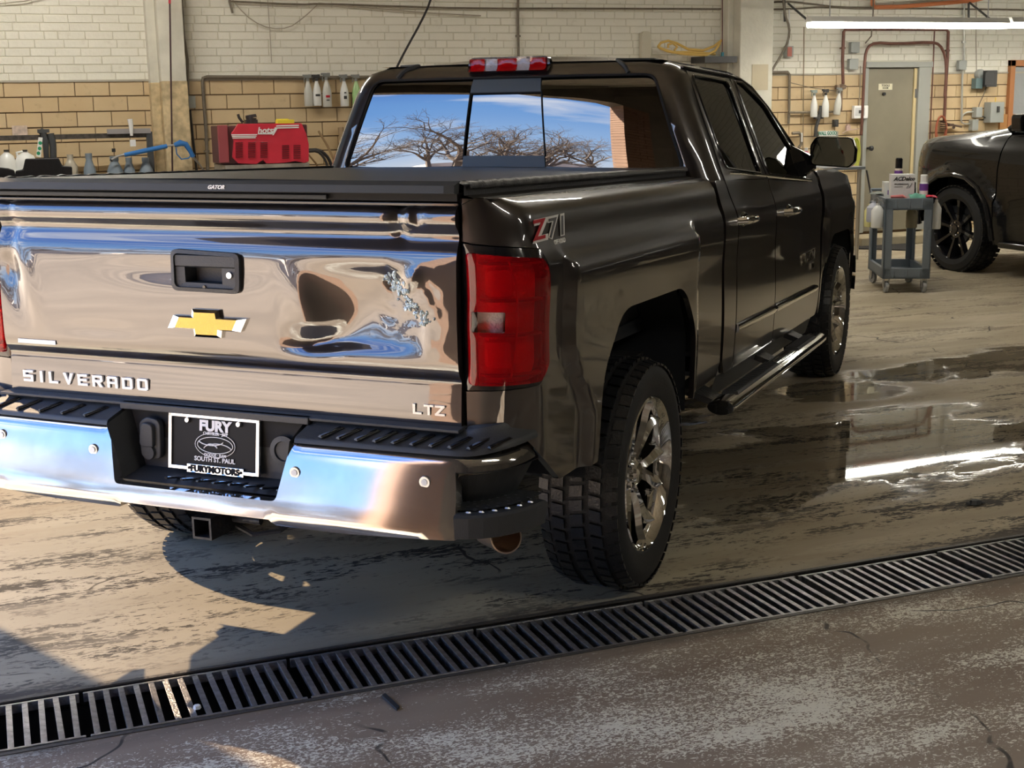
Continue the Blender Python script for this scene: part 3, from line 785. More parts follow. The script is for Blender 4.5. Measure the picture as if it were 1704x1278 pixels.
# torn paint patch
mb = MB(); rnd = random.Random(5)
for i in range(110):
    t = rnd.random(); cx = .575+.13*t+rnd.gauss(0, .012); cz = 1.195-.115*t+rnd.gauss(0, .012)
    r = .0025+.007*rnd.random()*(1-.5*t); n = 6
    pts = [(cx+r*(.6+.6*rnd.random())*math.cos(2*PI*k/n), cz+r*(.6+.8*rnd.random())*math.sin(2*PI*k/n)) for k in range(n)]
    vs = []
    for p in pts:
        q = tg_map(*p); vs.append((q[0], q[1]-.0012, q[2]))
    q = tg_map(cx, cz); vs.append((q[0], q[1]-.004-.003*rnd.random(), q[2]))
    mb.add(vs, [(k, (k+1) % n, n) for k in range(n)])
o = mb.build('bare_metal_scuff', P('scraped aluminium', (.62, .72, .74), .35, .6, bump=.8, bscale=150), tailgate, flat=True); o['kind'] = 'stuff'; o['label'] = 'pale scraped metal where the paint is torn'

# handle
def hb(y): return lambda x, z: (x, y, z)
mb = MB()
outer = rpoly([(HX0, HZ0+.003, .022), (HX1-.006, HZ0, .022), (HX1, HZ1-.008, .022), (HX0+.004, HZ1, .022)])
inner = rpoly([(HX0+.012, HZ0+.014, .016), (HX1-.018, HZ0+.012, .016), (HX1-.014, HZ1-.018, .016), (HX0+.014, HZ1-.012, .016)])
n = len(outer)
vs = [(x, -1.075, z) for x, z in outer]+[(x, -1.100, z) for x, z in outer]+[(x, -1.102, z) for x, z in inner]+[(x, -1.094, z) for x, z in inner]
fs = []
for L in range(3): fs += [(L*n+i, L*n+(i+1) % n, (L+1)*n+(i+1) % n, (L+1)*n+i) for i in range(n)]
mb.add(vs, fs)
handle = mb.build('tailgate_handle', M['black_plastic'], tailgate, angle=50)
mb = MB(); x0, x1 = HX0+.014, HX1-.016
mb.b2((x0, -1.098, HZ0+.075), (x1, -1.075, HZ1-.016))
mb.build('lever', M['black_plastic'], handle, bev=.003)
mb = MB()
cup = [(-.083, 1.165), (.045, 1.163), (.045, 1.212), (-.083, 1.212)]
big = [(x0, HZ0+.014), (x1, HZ0+.014), (x1, HZ0+.073), (x0, HZ0+.073)]
vs = [(x, -1.094, z) for x, z in big]+[(x, -1.092, z) for x, z in cup]+[(x*.93, -1.045, z) for x, z in cup]
fs = [(i, (i+1) % 4, 4+(i+1) % 4, 4+i) for i in range(4)]+[(4+i, 4+(i+1) % 4, 8+(i+1) % 4, 8+i) for i in range(4)]+[(8, 9, 10, 11)]
mb.add(vs, fs); mb.build('finger_recess', M['black_plastic'], handle, flat=True)
mb = MB(); mb.cyl((.073, -1.088, 1.19), (.073, -1.099, 1.19), .010, .009, 16); mb.build('lock_cylinder', M['chrome'], handle)
mb = MB(); mb.cyl((-.016, -1.088, 1.153), (-.016, -1.098, 1.153), .006, .005, 12); mb.build('camera_lens', M['gloss_black'], handle)

# bow-tie badge
def bow(s=1.0, dz=0): 
    W_, w, H_, h, k = .138*s, .052*s, .041*s, .0195*s, .022*s
    return [(-W_, -h), (-w*.92, -h), (-w*.86, -H_), (w*.92, -H_), (w, -h), (W_-k, -h), (W_, h), (w*.92, h), (w*.86, H_), (-w*.92, H_), (-w, h), (-W_+k, h)]
bx, bz = -.013, 1.047; o1 = bow(1); o2 = bow(.83)
o2 = [(x*.95, z*.95) for x, z in o2]; n = 12
mb = MB(); vs = [(bx+x, -1.085, bz+z) for x, z in o1]+[(bx+x, -1.100, bz+z) for x, z in o1]+[(bx+x, -1.107, bz+z) for x, z in o2]
mb.add(vs, [(i, (i+1) % n, n+(i+1) % n, n+i) for i in range(n)]+[(n+i, n+(i+1) % n, 2*n+(i+1) % n, 2*n+i) for i in range(n)])
badge = mb.build('bow_tie_badge', M['chrome'], tailgate, flat=True)
mb = MB(); mb.prism(o2, lambda x, z: (bx+x, -1.1055, bz+z), lambda x, z: (bx+x, -1.1075, bz+z)); mb.build('gold_face', M['gold'], badge, flat=True)
GL = {'S': ['R0,0,4,1', 'R0,4,4,5', 'R0,2,4,3', 'R0,2,1,5', 'R3,0,4,3'], 'I': ['R1,0,2.1,5'], 'L': ['R0,0,1,5', 'R0,0,3.6,1'], 'V': ['P0,5,1.2,5,2.4,0,1.6,0', 'P4,5,2.8,5,1.6,0,2.4,0'],
      'E': ['R0,0,1,5', 'R0,0,3.8,1', 'R0,2,3.6,3', 'R0,4,3.8,5'], 'R': ['R0,0,1,5', 'R0,4,4,5', 'R3,2.4,4,5', 'R0,2,3.6,3', 'P1.6,2,2.9,2,4.1,0,2.8,0'], 'A': ['R0,0,1,4.6', 'R3,0,4,4.6', 'R.3,4,3.7,5', 'R0,1.8,4,2.7'],
      'D': ['R0,0,1,5', 'R0,0,3.6,1', 'R0,4,3.6,5', 'R3,.4,4,4.6'], 'O': ['R0,.4,1,4.6', 'R3,.4,4,4.6', 'R.4,0,3.6,1', 'R.4,4,3.6,5'], 'T': ['R0,4,4,5', 'R1.5,0,2.5,5'], 'Z': ['R0,4,4,5', 'R0,0,4,1', 'P0,.8,1.3,.8,4,4.2,2.7,4.2']}
def badge_letters(s, x, z, w, h, gap, mat, parent, y=-1.0765):
    for ch_ in s:
        mb = MB(); k = 0
        for st_ in GL[ch_]:
            n = [float(q) for q in st_[1:].split(',')]
            pl = [(n[0], n[1]), (n[2], n[1]), (n[2], n[3]), (n[0], n[3])] if st_[0] == 'R' else list(zip(n[::2], n[1::2]))
            e = .0002*k; k += 1
            mb.prism(pl, lambda a, b: (x+a*w/4, y+.004, z+b*h/5), lambda a, b: (x+a*w/4, y-.005-e, z+b*h/5))
        mb.build('badge_letter', mat, parent, flat=True); x += (w if ch_ != 'I' else w*.72)+gap
BRT = P('bright letter enamel', (.78, .78, .80), .3, .2)
badge_letters('SILVERADO', -.735, .826, .040, .036, .0165, BRT, tailgate)
badge_letters('LTZ', .642, .822, .030, .029, .004, P('bright trim', (.62, .62, .63), .3, .5), tailgate)
mb = MB(); mb.box((-.66, -1.0905, .9575), (.148, .002, .013), Matrix.Rotation(.0, 3, 'Y')); mb.build('nameplate_strip', M['white'], tailgate)

# ---- tail lamps
def off_map(sg, off):
    f = bed_map(sg)
    def g(s, z):
        p = Vector(f(s, z)); q = Vector(f(s+.004, z)); t = (q-p).normalized(); nn = Vector((t.y, -t.x, 0))*(1 if sg > 0 else -1)
        return p+nn*off
    return g
for sg in (1, -1):
    surround = rpoly([(S0+.003, LZ0+.002, .004), (SARC-.03, LZ0+.014, .02), (SARC+.032, LZ0+.062, .03), (SARC+.032, LZ1-.072, .04), (SARC-.002, LZ1-.022, .03), (S0+.003, LZ1-.003, .004)])
    lens = rpoly([(S0+.016, LZ0+.018, .012), (SARC-.035, LZ0+.024, .02), (SARC+.012, LZ0+.068, .025), (SARC+.012, LZ1-.085, .03), (SARC-.02, LZ1-.045, .03), (S0+.016, LZ1-.026, .016)])
    tl = panel('tail_lamp', surround, off_map(sg, .002), M['gloss_black'], truck, holes=[lens], su=.03, sv=.03, thick=.02, inward=bed_in)
    rev = rpoly([(S0+.024, 1.060, .006), (S0+.110, 1.060, .006), (S0+.110, 1.116, .006), (S0+.024, 1.116, .006)])
    panel('red_lens', lens, off_map(sg, .011), M['redlens'], tl, holes=[rev], su=.02, sv=.03, thick=.012, inward=bed_in)
    r = panel('reversing_lens', rev, off_map(sg, .012), M['clearlens'], tl, su=.02, sv=.02, thick=.01, inward=bed_in)
    r['label'] = 'clear reversing light'
    panel('lamp_housing', lens, off_map(sg, -.035), M['lampback'], tl, su=.03, sv=.03, thick=0)
    for z0, z1 in ((1.155, 1.225), (.96, 1.03)):
        sq = rpoly([(S0+.06, z0, .01), (S0+.130, z0, .01), (S0+.130, z1, .01), (S0+.06, z1, .01)])
        panel('reflector_bowl', sq, off_map(sg, -.012), M['lampbright'], tl, su=.02, sv=.02, thick=.02, inward=bed_in)
    for z in (.935, 1.045, 1.14, 1.24):
        st = [(S0+.05, z), (SARC, z), (SARC, z+.006), (S0+.05, z+.006)]
        panel('reflector_rib', st, off_map(sg, -.006), M['lampdark'], tl, su=.03, sv=.006, thick=.03, inward=bed_in)
    arc = resample([(S0+.135, .93), (S0+.14, 1.25)], .02, False)
    mb = MB(); mb.tube([off_map(sg, -.004)(S0+.125+.022*math.sin((z-.93)/.32*PI), z) for _, z in arc], .003, 6); mb.build('highlight_line', M['lampbright'], tl)  # upright lens highlight, built as a pale tube behind the red lens

# off-road decal
DM = Matrix.Rotation(-.16, 3, 'Y') @ SIDE
def dpos(y, z, o): x, yy, zz = rake(side_x(y, z+.01)+o, y, z); return Vector((x, yy, zz))
text('decal_white', 'Z71', P('decal outline', (.75, .75, .74), .4), bside, dpos(-.822, 1.325, .006), DM, size=.076, bold=.0050, extr=.0010, space=1.14, shear=.22, sx=1.8)
text('decal_red', 'Z', M['badge_red'], bside, dpos(-.915, 1.325, .0075), DM, size=.076, bold=.0012, extr=.0010, shear=.22, sx=1.8)
text('decal_grey', '71', M['badge_grey'], bside, dpos(-.777, 1.325, .0075), DM, size=.076, bold=.0004, extr=.0010, shear=.22, sx=1.8, space=1.14)
text('decal_small', 'OFF ROAD', P('decal small', (.8, .8, .8), .4), bside, dpos(-.77, 1.287, .006), DM, size=.018, bold=.0006, extr=.001)

# ---- rear bumper
def bp(s):                                   # plan curve: s along the bumper
    a = abs(s); sg = 1 if s >= 0 else -1
    y0 = -1.248+.016*(min(a, .80)/.80)**2
    if a <= .80: return Vector((s, y0, 0)), Vector((0, -1, 0))
    th = min((a-.80)/.34, 1)*PI/2; rx, ry = .205, .27
    x = .80+rx*math.sin(th); y = -1.232+ry*(1-math.cos(th))
    nn = Vector((math.sin(th)*ry, -math.cos(th)*rx, 0)).normalized()
    return Vector((x*sg, y, 0)), Vector((nn.x*sg, nn.y, 0))
face = spline([(.500, -.010), (.510, .002), (.527, .008), (.55, .004), (.62, -.016), (.70, -.041), (.728, -.051), (.742, -.060), (.748, -.072)])
def bump_map(s, z):
    p, n = bp(s); q = p+n*face(z); return (q.x, q.y, z+.012*(abs(s)/.9)**2*0)
def bump_in(co): return Vector((0, 1, 0)) if abs(co.x) < .9 else Vector((-math.copysign(.8, co.x), .6, 0))
SE = 1.13
botL = [(-SE, .55), (-.95, .530), (-.80, .525), (-.50, .510), (-.255, .510), (-.245, .527), (.265, .527), (.285, .510), (.50, .508), (.80, .522), (.835, .524)]
right = [(.835, .690, .02), (SE, .702, 0), (SE, .748, .01)]
bump_out = botL+rpoly([(.835, .60, 0)]+right+[(.315, .748, .03), (.283, .578, .02), (-.273, .578, .02), (-.318, .748, .03), (-SE, .748, .01)])
bumper = panel('rear_bumper', bump_out, bump_map, M['bumper_chrome'], truck, su=.025, sv=.02, thick=.035, inward=bump_in, angle=45)
# inner black structure of the number plate recess
mb = MB()
x0, x1, X0, X1 = -.318, .316, -.275, .284
yf, yb = -1.205, -1.105
vs = [(x0, yf, .745), (x1, yf, .745), (X1, yf, .583), (X0, yf, .583), (x0+.01, yb+.01, .782), (x1-.01, yb+.01, .782), (X1-.01, yb, .600), (X0+.01, yb, .600)]
mb.add(vs, [(3, 2, 6, 7), (0, 3, 7, 4), (1, 5, 6, 2), (4, 7, 6, 5)])
mb.build('plate_recess', M['black_plastic'], bumper)
# step pad on top
def pad_strip(sa, sb, n, zin=.792):
    mb = MB(); vs = []; N = n+1
    prof = [(-.050, .740), (-.053, .750), (-.058, .755), (-.066, .758), (-.132, .776), (-.140, zin-.006), (-.148, zin), (-.20, zin)]
    K = len(prof)
    for i in range(N):
        s = sa+(sb-sa)*i/n; p, nn = bp(s); lift = 0
        if abs(s) > .86: lift = .022*sm((abs(s)-.86)/.25)
        for o, z in prof:
            w = o if abs(s) < .83 else o*(1-.45*sm((abs(s)-.83)/.25))
            q = p+nn*w; vs.append((q.x, min(q.y, -.90), z+lift))
    fs = [(i*K+k, (i+1)*K+k, (i+1)*K+k+1, i*K+k+1) for i in range(n) for k in range(K-1)]
    mb.add(vs, fs); mb.add(vs[:K], [tuple(range(K))]); mb.add(vs[-K:], [tuple(range(K))])
    return mb.build('step_pad', M['black_plastic'], bumper, angle=40)
pad_strip(-1.12, -.325, 26); pad_strip(.325, 1.12, 26)
mb = MB(); mb.b2((-.80, -1.12, .786), (.80, -1.03, .796)); mb.b2((-.33, -1.125, .775), (.33, -1.10, .796)); mb.build('pad_shelf', M['black_plastic'], bumper, bev=.003)
RIB = None
for s in [-.42-.088*i for i in range(7)]+[.40+.056*i*1.0 for i in range(10)]:
    if s > .40+1: continue
    ang = -.55
    if RIB is None:
        mb = MB(); mb.box((0, 0, 0), (.012, .075, .008)); mb.box((.001, 0, -.001), (.018, .08, .005)); RIB = mb.build('tread_rib', M['gloss_black'], bumper, bev=.0015)
        r = RIB
    else:
        r = RIB.copy(); COL.objects.link(r)
    p, nn = bp(s); r.location = (p.x+.02, p.y+.092, .7685); r.rotation_euler = (math.radians(11), 0, -.45)
# parking sensors
for s, z in ((-.728, .680), (-.365, .667), (.337, .661), (.735, .668)):
    p, nn = bp(s); q = p+nn*face(z); mb = MB()
    mb.cyl(q-nn*.004+Vector((0, 0, z)), q+nn*.004+Vector((0, 0, z)), .0165, .0155, 20)
    sn = mb.build('parking_sensor', M['satin'], bumper)
    mb = MB(); mb.cyl(q+nn*.0+Vector((0, 0, z)), q+nn*.0065+Vector((0, 0, z)), .0095, .009, 16); mb.build('sensor_face', M['white'], sn)
# corner step
mb = MB()
pp = []
for i in range(9):
    s = .835+(SE-.835)*i/8; p, nn = bp(s); pp.append((p, nn))
def ring(o, z): return [((p+nn*o).x, (p+nn*o).y, z) for p, nn in pp]
R1, R2, R3, R4 = ring(-.02, .704), ring(-.05, .690), ring(-.10, .60), ring(-.02, .60)
for a, b in ((R1, R2), (R2, R3), (R3, R4)):
    for i in range(8): mb.add([a[i], a[i+1], b[i+1], b[i]], [(0, 1, 2, 3)])
mb.add([R1[0], R2[0], R3[0], (R3[0][0], R3[0][1], .52), (R1[0][0], R1[0][1], .52)], [(0, 1, 2, 3, 4)])
mb.build('corner_step_recess', M['black_plastic'], bumper)
mb = MB(); top = ring(.018, .588)[:8]; low = ring(.008, .528)[:8]; inn = ring(-.13, .596)[:8]; rim = ring(.008, .594)[:8]; inl = ring(-.10, .528)[:8]
for a, b in ((inn, rim), (rim, top), (top, low), (low, inl)):
    for i in range(7): mb.add([a[i], a[i+1], b[i+1], b[i]], [(0, 1, 2, 3)])
step = mb.build('corner_step', M['black_plastic'], bumper, angle=30)
mb = MB(); k = 0
for i in range(1, 7):
    for j in range(5):
        p, nn = pp[i]; p2, n2 = pp[min(i+1, 8)]; pm = p.lerp(p2, .5*(j % 2)); q = pm-nn*(.01+.022*j)
        mb.lathe([(.008, 0), (.005, .004), (0, .0045)], (q.x, q.y, .596), 'Z', 6, (1.2, .6))
o = mb.build('grip_studs', M['satin'], step); o['kind'] = 'stuff'
mb = MB(); mb.b2((-.33, -1.10, .56), (.33, -1.06, .79)); mb.build('bumper_beam', M['seam'], bumper)
# licence-plate recess floor ribs
for i in range(8):
    r = RIB.copy(); COL.objects.link(r); r.location = (-.10+.055*i, -1.17, .594); r.rotation_euler = (math.radians(-8), 0, -.45); r.scale = (.8, 1, .7)
# plate
plate_e = MB(); PX, PY, PZ = 0.0, -1.118, .690
PT = Matrix.Translation((PX, PY, PZ)) @ Matrix.Rotation(math.radians(-7), 4, 'X')
def plb(mb, a, b):
    c = [(a[i]+b[i])/2 for i in range(3)]; mb.box(PT @ Vector(c), [abs(a[i]-b[i]) for i in range(3)], Matrix.Rotation(math.radians(-7), 3, 'X'))
mb = MB(); plb(mb, (-.150, 0, -.074), (.150, .003, .076)); plate = mb.build('licence_plate', P('plate black', (.006, .006, .007), .5, spec=.2), bumper)
mb = MB()
for a, b in (((-.160, -.006, -.083), (-.148, .004, .084)), ((.148, -.006, -.083), (.160, .004, .084)), ((-.160, -.006, .074), (.160, .004, .084)), ((-.160, -.006, -.083), (.160, .004, -.072)), ((-.092, -.007, -.090), (.108, .004, -.064))): plb(mb, a, b)
mb.build('plate_frame', M['chrome'], plate, bev=.0015)
PR = Matrix.Rotation(math.radians(-7), 3, 'X') @ REAR
def pt(name, s, x, z, mat, y=-.003, **k): return text(name, s, mat, plate, PT @ Vector((x, y, z)), PR, extr=.0006, **k)
pw = P('plate print white', (.82, .82, .84), .4)
pt('plate_print', 'FURY', .004, .052, pw, size=.042, bold=.0022, sx=1.1)
pt('plate_print', 'CHRYSLER · JEEP', .006, .0305, pw, size=.012, bold=.0003)
pt('plate_print', 'DODGE · RAM', .006, -.033, pw, size=.012, bold=.0003)
pt('plate_print', 'SOUTH ST. PAUL', .004, -.047, pw, size=.019, bold=.0005)
pt('frame_lettering', '•FURYMOTORS•', .008, -.077, M['seam'], y=-.0085, size=.026, bold=.0012, sx=1.02)
mb = MB()
def ell(rx, rz, cx=0, cz=0, a0=0, a1=360, n=30): return [PT @ Vector((cx+rx*math.cos(math.radians(a0+(a1-a0)*i/n)), -.003, cz+rz*math.sin(math.radians(a0+(a1-a0)*i/n)))) for i in range(n+1)]
mb.tube(ell(.070, .036, .005, -.003), .0011, 4); mb.tube(ell(.062, .024, .005, -.003), .0013, 4)
mb.tube(ell(.05, .020, .015, -.018, 20, 170), .0016, 4); mb.tube(ell(.045, .016, -.01, .012, 200, 345), .0018, 4); mb.tube(ell(.03, .03, -.01, -.03, 40, 110), .002, 4)
mb.build('oval_emblem', pw, plate)
mb = MB()
for x in (-.092, .088):
    mb.cyl(PT @ Vector((x, -.003, .066)), PT @ Vector((x, -.010, .066)), .009, .007, 12)
mb.build('plate_bolts', M['chrome'], plate)
# trailer socket and round blank
mb = MB(); mb.lathe([(0, -.0), (.040, -.0), (.044, .012), (.040, .03)], (-.222, -1.135, .688), 'Y', 24, (1, .62))
mb = MB()
mb.prism(rpoly([(-.262, .628, .02), (-.190, .628, .02), (-.184, .75, .03), (-.232, .757, .03), (-.262, .74, .03)]), lambda x, z: (x, -1.105, z), lambda x, z: (x, -1.128, z))
sock = mb.build('trailer_socket', M['black_plastic'], bumper, bev=.004)
mb = MB(); mb.prism(rpoly([(-.256, .668, .015), (-.205, .668, .008), (-.201, .738, .02), (-.244, .745, .02)]), lambda x, z: (x, -1.125, z), lambda x, z: (x, -1.143, z)); mb.build('socket_cover', M['black_plastic'], sock, bev=.004)
mb = MB(); mb.cyl((-.228, -1.125, .650), (-.228, -1.138, .650), .024, .022, 18); mb.build('round_socket', M['black_plastic'], sock)
mb = MB(); mb.lathe([(.045, 0), (.045, -.008), (.030, -.010), (.028, -.004), (0, -.004)], (.236, -1.107, .688), 'Y', 28); mb.build('round_blank', M['black_plastic'], bumper)
# hitch receiver
mb = MB(); a = .033; b = .026; X, Z, y0, y1 = .015, .464, -1.225, -.88
sq = [(-a, -a), (a, -a), (a, a), (-a, a)]; si = [(-b, -b), (b, -b), (b, b), (-b, b)]
vs = [(X+x, y0, Z+z) for x, z in sq]+[(X+x, y0, Z+z) for x, z in si]+[(X+x, y0+.2, Z+z) for x, z in si]+[(X+x, y1, Z+z) for x, z in sq]
mb.add(vs, [(i, (i+1) % 4, 4+(i+1) % 4, 4+i) for i in range(4)]+[(4+i, 4+(i+1) % 4, 8+(i+1) % 4, 8+i) for i in range(4)]+[(8, 9, 10, 11)]+[(i, (i+1) % 4, 12+(i+1) % 4, 12+i) for i in range(4)])
hitch = mb.build('hitch_receiver', M['steel'], truck)
mb = MB(); mb.cyl((-.55, -.95, .50), (.55, -.95, .50), .032, n=14); mb.cyl((.055, -1.12, .47), (.15, -1.12, .47), .012); mb.box((0, -1.04, .49), (.30, .02, .05)); mb.tube([(.05, -1.10, .44), (.12, -1.12, .425), (.2, -1.1, .44), (.25, -1.0, .48)], .008, 6); mb.build('hitch_crossbar', M['steel'], hitch)
# exhaust
mb = MB(); mb.lathe([(.040, -.22), (.044, 0), (.040, .001), (.036, -.18)], (0, 0, 0), 'Z', 24)
ex = mb.build('exhaust_tip', M['exhaust'], truck); ex.rotation_euler = (math.radians(78), 0, math.radians(38)); ex.location = (.925, -1.10, .500)
mb = MB(); mb.tube([(.79, -.93, .515), (.66, -.75, .52), (.6, -.4, .55)], .034, 12); mb.build('exhaust_pipe', M['steel'], truck)

# ---- bed cover
CZ = 1.455
mb = MB(); n = 20; vs = []
ys = [-1.085+(1.085+1.075)*i/n for i in range(n+1)]
prof = [(-.815, -.030), (-.815, -.004), (-.80, .004), (-.72, .006), (0, .010), (.72, .006), (.80, .004), (.815, -.004), (.815, -.030)]
for y in ys:
    for x, dz in prof: vs.append(rake(x, y, CZ+dz-.006*((y+1.09)/2.1)))
K = len(prof)
mb.add(vs, [(i*K+k, i*K+k+1, (i+1)*K+k+1, (i+1)*K+k) for i in range(n) for k in range(K-1)])
tc = mb.build('bed_cover', M['cover'], truck, angle=50)
mb = MB(); vs = []
for i, x in enumerate([-.80, -.775, 0, .775, .80]):
    e = .012 if i in (0, 4) else 0
    for y, z in ((-1.085+e, 1.462), (-1.122+e, 1.452), (-1.126+e, 1.432), (-1.120+e, 1.430), (-1.085, 1.428)): vs.append((x, y, z))
mb.add(vs, [(i*5+k, (i+1)*5+k, (i+1)*5+k+1, i*5+k+1) for i in range(4) for k in range(4)]+[(0, 1, 2, 3, 4), (20, 24, 23, 22, 21)])
rail = mb.build('rear_rail', M['alu'], tc, angle=20)
text('maker_lettering', 'GATOR', M['white'], rail, (.066, -1.1255, 1.4425), Matrix.Rotation(math.radians(-8), 3, 'X') @ REAR, size=.015, bold=.0006, extr=.0008, shear=.3, sx=1.1)
mb = MB()
for sg in (1, -1): mb.add([rake(sg*.815, -1.075, 1.425), rake(sg*.815, 1.06, 1.425), rake(sg*.84, 1.06, 1.418), rake(sg*.84, -1.075, 1.418), rake(sg*.80, -1.075, 1.40), rake(sg*.80, 1.06, 1.40)], [(0, 1, 2, 3), (3, 2, 5, 4)])
mb.b2((-.79, -1.075, 1.408), (.79, -1.02, 1.430)); mb.build('cover_seal', M['seam'], tc)
mb = MB(); mb.b2((-.78, -1.088, 1.410), (.40, -1.05, 1.423)); mb.build('seal_strip', M['alu'], tc, bev=.003)
for sg in (1, -1):      # padded edge with wrinkles
    mb = MB(); vs = []; N = 90
    for i in range(N+1):
        y = -1.075+2.13*i/N; wv = .0022*math.sin(i*1.9)+.0018*math.sin(i*3.1+1); wv *= sm((70-i)/60)
        for a in range(7):
            t = -.3+PI*.75*a/6; vs.append(rake(sg*(.812+(.016+wv)*math.cos(t)), y, 1.448+(.015+wv)*math.sin(t)))
    mb.add(vs, [(i*7+k, i*7+k+1, (i+1)*7+k+1, (i+1)*7+k) for i in range(N) for k in range(6)])
    mb.build('padded_edge', M['cover'], tc)

# ---- cab
cx_ = spline([(.56, .965), (.65, .975), (.85, .982), (1.05, .978), (1.20, .984), (1.25, .980), (1.33, .955), (1.40, .935), (1.44, .917), (1.50, .893), (1.60, .853), (1.70, .812), (1.80, .772), (1.84, .752), (1.87, .727), (1.89, .695), (1.90, .66)])
cy_ = spline([(1.30, 1.105), (1.42, 1.107), (1.50, 1.110), (1.60, 1.1175), (1.70, 1.130), (1.80, 1.149), (1.84, 1.170), (1.87, 1.185), (1.89, 1.21), (1.90, 1.24)])
CRAD = .10
def cab_map(s, z):
    sg = 1 if s >= 0 else -1; a = abs(s); X = cx_(z); Y = cy_(z); L = CRAD*PI/2
    bow_ = .030*(1-(min(a, .84)/.84)**2)
    if a <= .84: x = a/.84*(X-CRAD); y = Y-bow_
    elif a <= .84+L:
        t = (a-.84)/CRAD; x = X-CRAD+CRAD*math.sin(t); y = Y+CRAD*(1-math.cos(t))
    else: x = X; y = Y+CRAD+(a-.84-L)
    return rake(x*sg, y, z)
SY = lambda y, z: y-cy_(z)-CRAD+.84+CRAD*PI/2          # s of a side point at y
def cab_in(co): 
    if co.y < 1.25+.0: return Vector((0, 1, 0)) if abs(co.x) < .65 else Vector((-co.x, .6, -.1))
    return Vector((-math.copysign(1, co.x), 0, -.15))
def gx(x, z): return x/(cx_(z)-CRAD)*.84
rw = rpoly([(-.80, 1.445, .03), (.80, 1.445, .03), (.655, 1.838, .07), (-.655, 1.838, .07)], 6)
rw_s = [(math.copysign(min(abs(gx(x, z)), .93), x), z) for x, z in resample(rw, .03)]
w1 = rpoly([(1.335, 1.452, .05), (1.965, 1.415, .03), (1.985, 1.835, .03), (1.36, 1.840, .05)], 5)
w2 = rpoly([(2.115, 1.408, .03), (3.05, 1.365, .04), (2.62, 1.735, .22), (2.30, 1.845, .10), (2.135, 1.845, .03)], 6)
def ss(poly, sg): return [(sg*SY(y, z), z) for y, z in resample(poly, .03)]
zt = 1.90
def side_edge(sg):
    e = [(1.10, 1.40), (1.5, 1.40), (2.2, 1.385), (3.0, 1.350), (3.30, 1.325), (3.30, 1.36)]
    e += [(3.08, 1.48), (2.86, 1.63), (2.68, 1.745), (2.50, 1.83), (2.36, 1.872), (2.2, 1.895)]
    return [(SY(max(y, cy_(z)+CRAD+.001), z), z) for y, z in e]
er = side_edge(1)
shell_out = [(0.0, 1.40)]+[(SY(cy_(1.4)+CRAD, 1.40), 1.40)]+er[1:]+[(SY(1.5, zt), zt), (0, zt)]
shell_out = shell_out+[(-s, z) for s, z in reversed(shell_out[1:-1])]
holes = [rw_s, ss(w1, 1), ss(w2, 1), ss(w1, -1), ss(w2, -1)]
cab = panel('cab', shell_out, cab_map, M['paint'], truck, holes=holes, su=.035, sv=.03, thick=.02, inward=cab_in, angle=50)
# roof skin
def roof_map(x, y):
    e = spline([(1.24, 1.90), (1.5, 1.90), (2.2, 1.895), (2.36, 1.872), (2.5, 1.83)])
    base = e(y)+.0; w = .66+.03*sm((y-2.2)/.4); t = min(1, abs(x)/w)
    zz = base+.040*(1-t*t)*sm((y-1.235+.035*(1-t*t))/.25+.0)
    return rake(x, y-.035*(1-t*t)*(1-sm((y-1.24)/.1)), zz)
roof_out = [(-.662, 1.242), (.662, 1.242), (.665, 1.8), (.69, 2.2), (.72, 2.36), (.76, 2.50), (-.76, 2.50), (-.72, 2.36), (-.69, 2.2), (-.665, 1.8)]
panel('roof', roof_out, roof_map, M['paint'], truck, su=.04, sv=.03, thick=0)
# windscreen + dash block
mb = MB(); mb.add([rake(-.74, 2.5, 1.84), rake(.74, 2.5, 1.84), rake(.93, 3.28, 1.36), rake(-.93, 3.28, 1.36)], [(0, 1, 2, 3)]); mb.build('windscreen', M['glass_side'], truck)
# rear glass: two fixed panes, slider
off = .012
def gl_map(s, z):
    p = Vector(cab_map(s, z)); q = Vector((p.x*.995, p.y+off-.002, p.z)); 
    b = .0035*math.sin(z*7+s*2.2)*0
    return q
gx_out = [(math.copysign(min(abs(gx(x, z)), .93), x), z) for x, z in resample(rpoly([(-.805, 1.440, .03), (.805, 1.440, .03), (.66, 1.843, .07), (-.66, 1.843, .07)], 6), .03)]
sc = .193/.79*.84
def gside(sg):
    return [p for p in gx_out]
lft = [p for p in gx_out if p[0] < -sc-.004]; 
def clip(poly, c, keep):
    out = []; N = len(poly)
    for i in range(N):
        a, b = poly[i-1], poly[i]; ia, ib = keep*(a[0]-c) >= 0, keep*(b[0]-c) >= 0
        if ia != ib:
            t = (c-a[0])/(b[0]-a[0]); out.append((c, a[1]+t*(b[1]-a[1])))
        if ib: out.append(b)
    return out
GP = dict(su=.025, sv=.02, thick=.004, inward=Vector((0, 1, 0)))
rg = panel('rear_window_pane', clip(gx_out, -sc, -1), gl_map, M['glass'], truck, **GP)
panel('rear_window_pane', clip(gx_out, sc, 1), gl_map, M['glass'], truck, **GP)
def sl_map(s, z):
    p = gl_map(s, z); return Vector((p.x, p.y+.010, p.z))
slid = panel('sliding_window', [(-sc+.006, 1.50), (sc-.006, 1.50), (sc-.006, 1.770), (-sc+.006, 1.770)], sl_map, M['glass'], truck, **GP)
slate = P('slate window frame', (.075, .095, .115), .45)
def sl_map2(s, z):
    p = gl_map(s, z); return Vector((p.x, p.y-.004, p.z))
for nm, za, zb in (('upper_filler_panel', 1.775, 1.858), ('lower_filler_panel', 1.440, 1.505)):
    panel(nm, [(-sc, za), (sc-.004, za), (sc-.004, zb), (-sc, zb)], sl_map2, slate, slid, su=.04, sv=.04, thick=.012, inward=Vector((0, 1, 0)))
mb = MB()
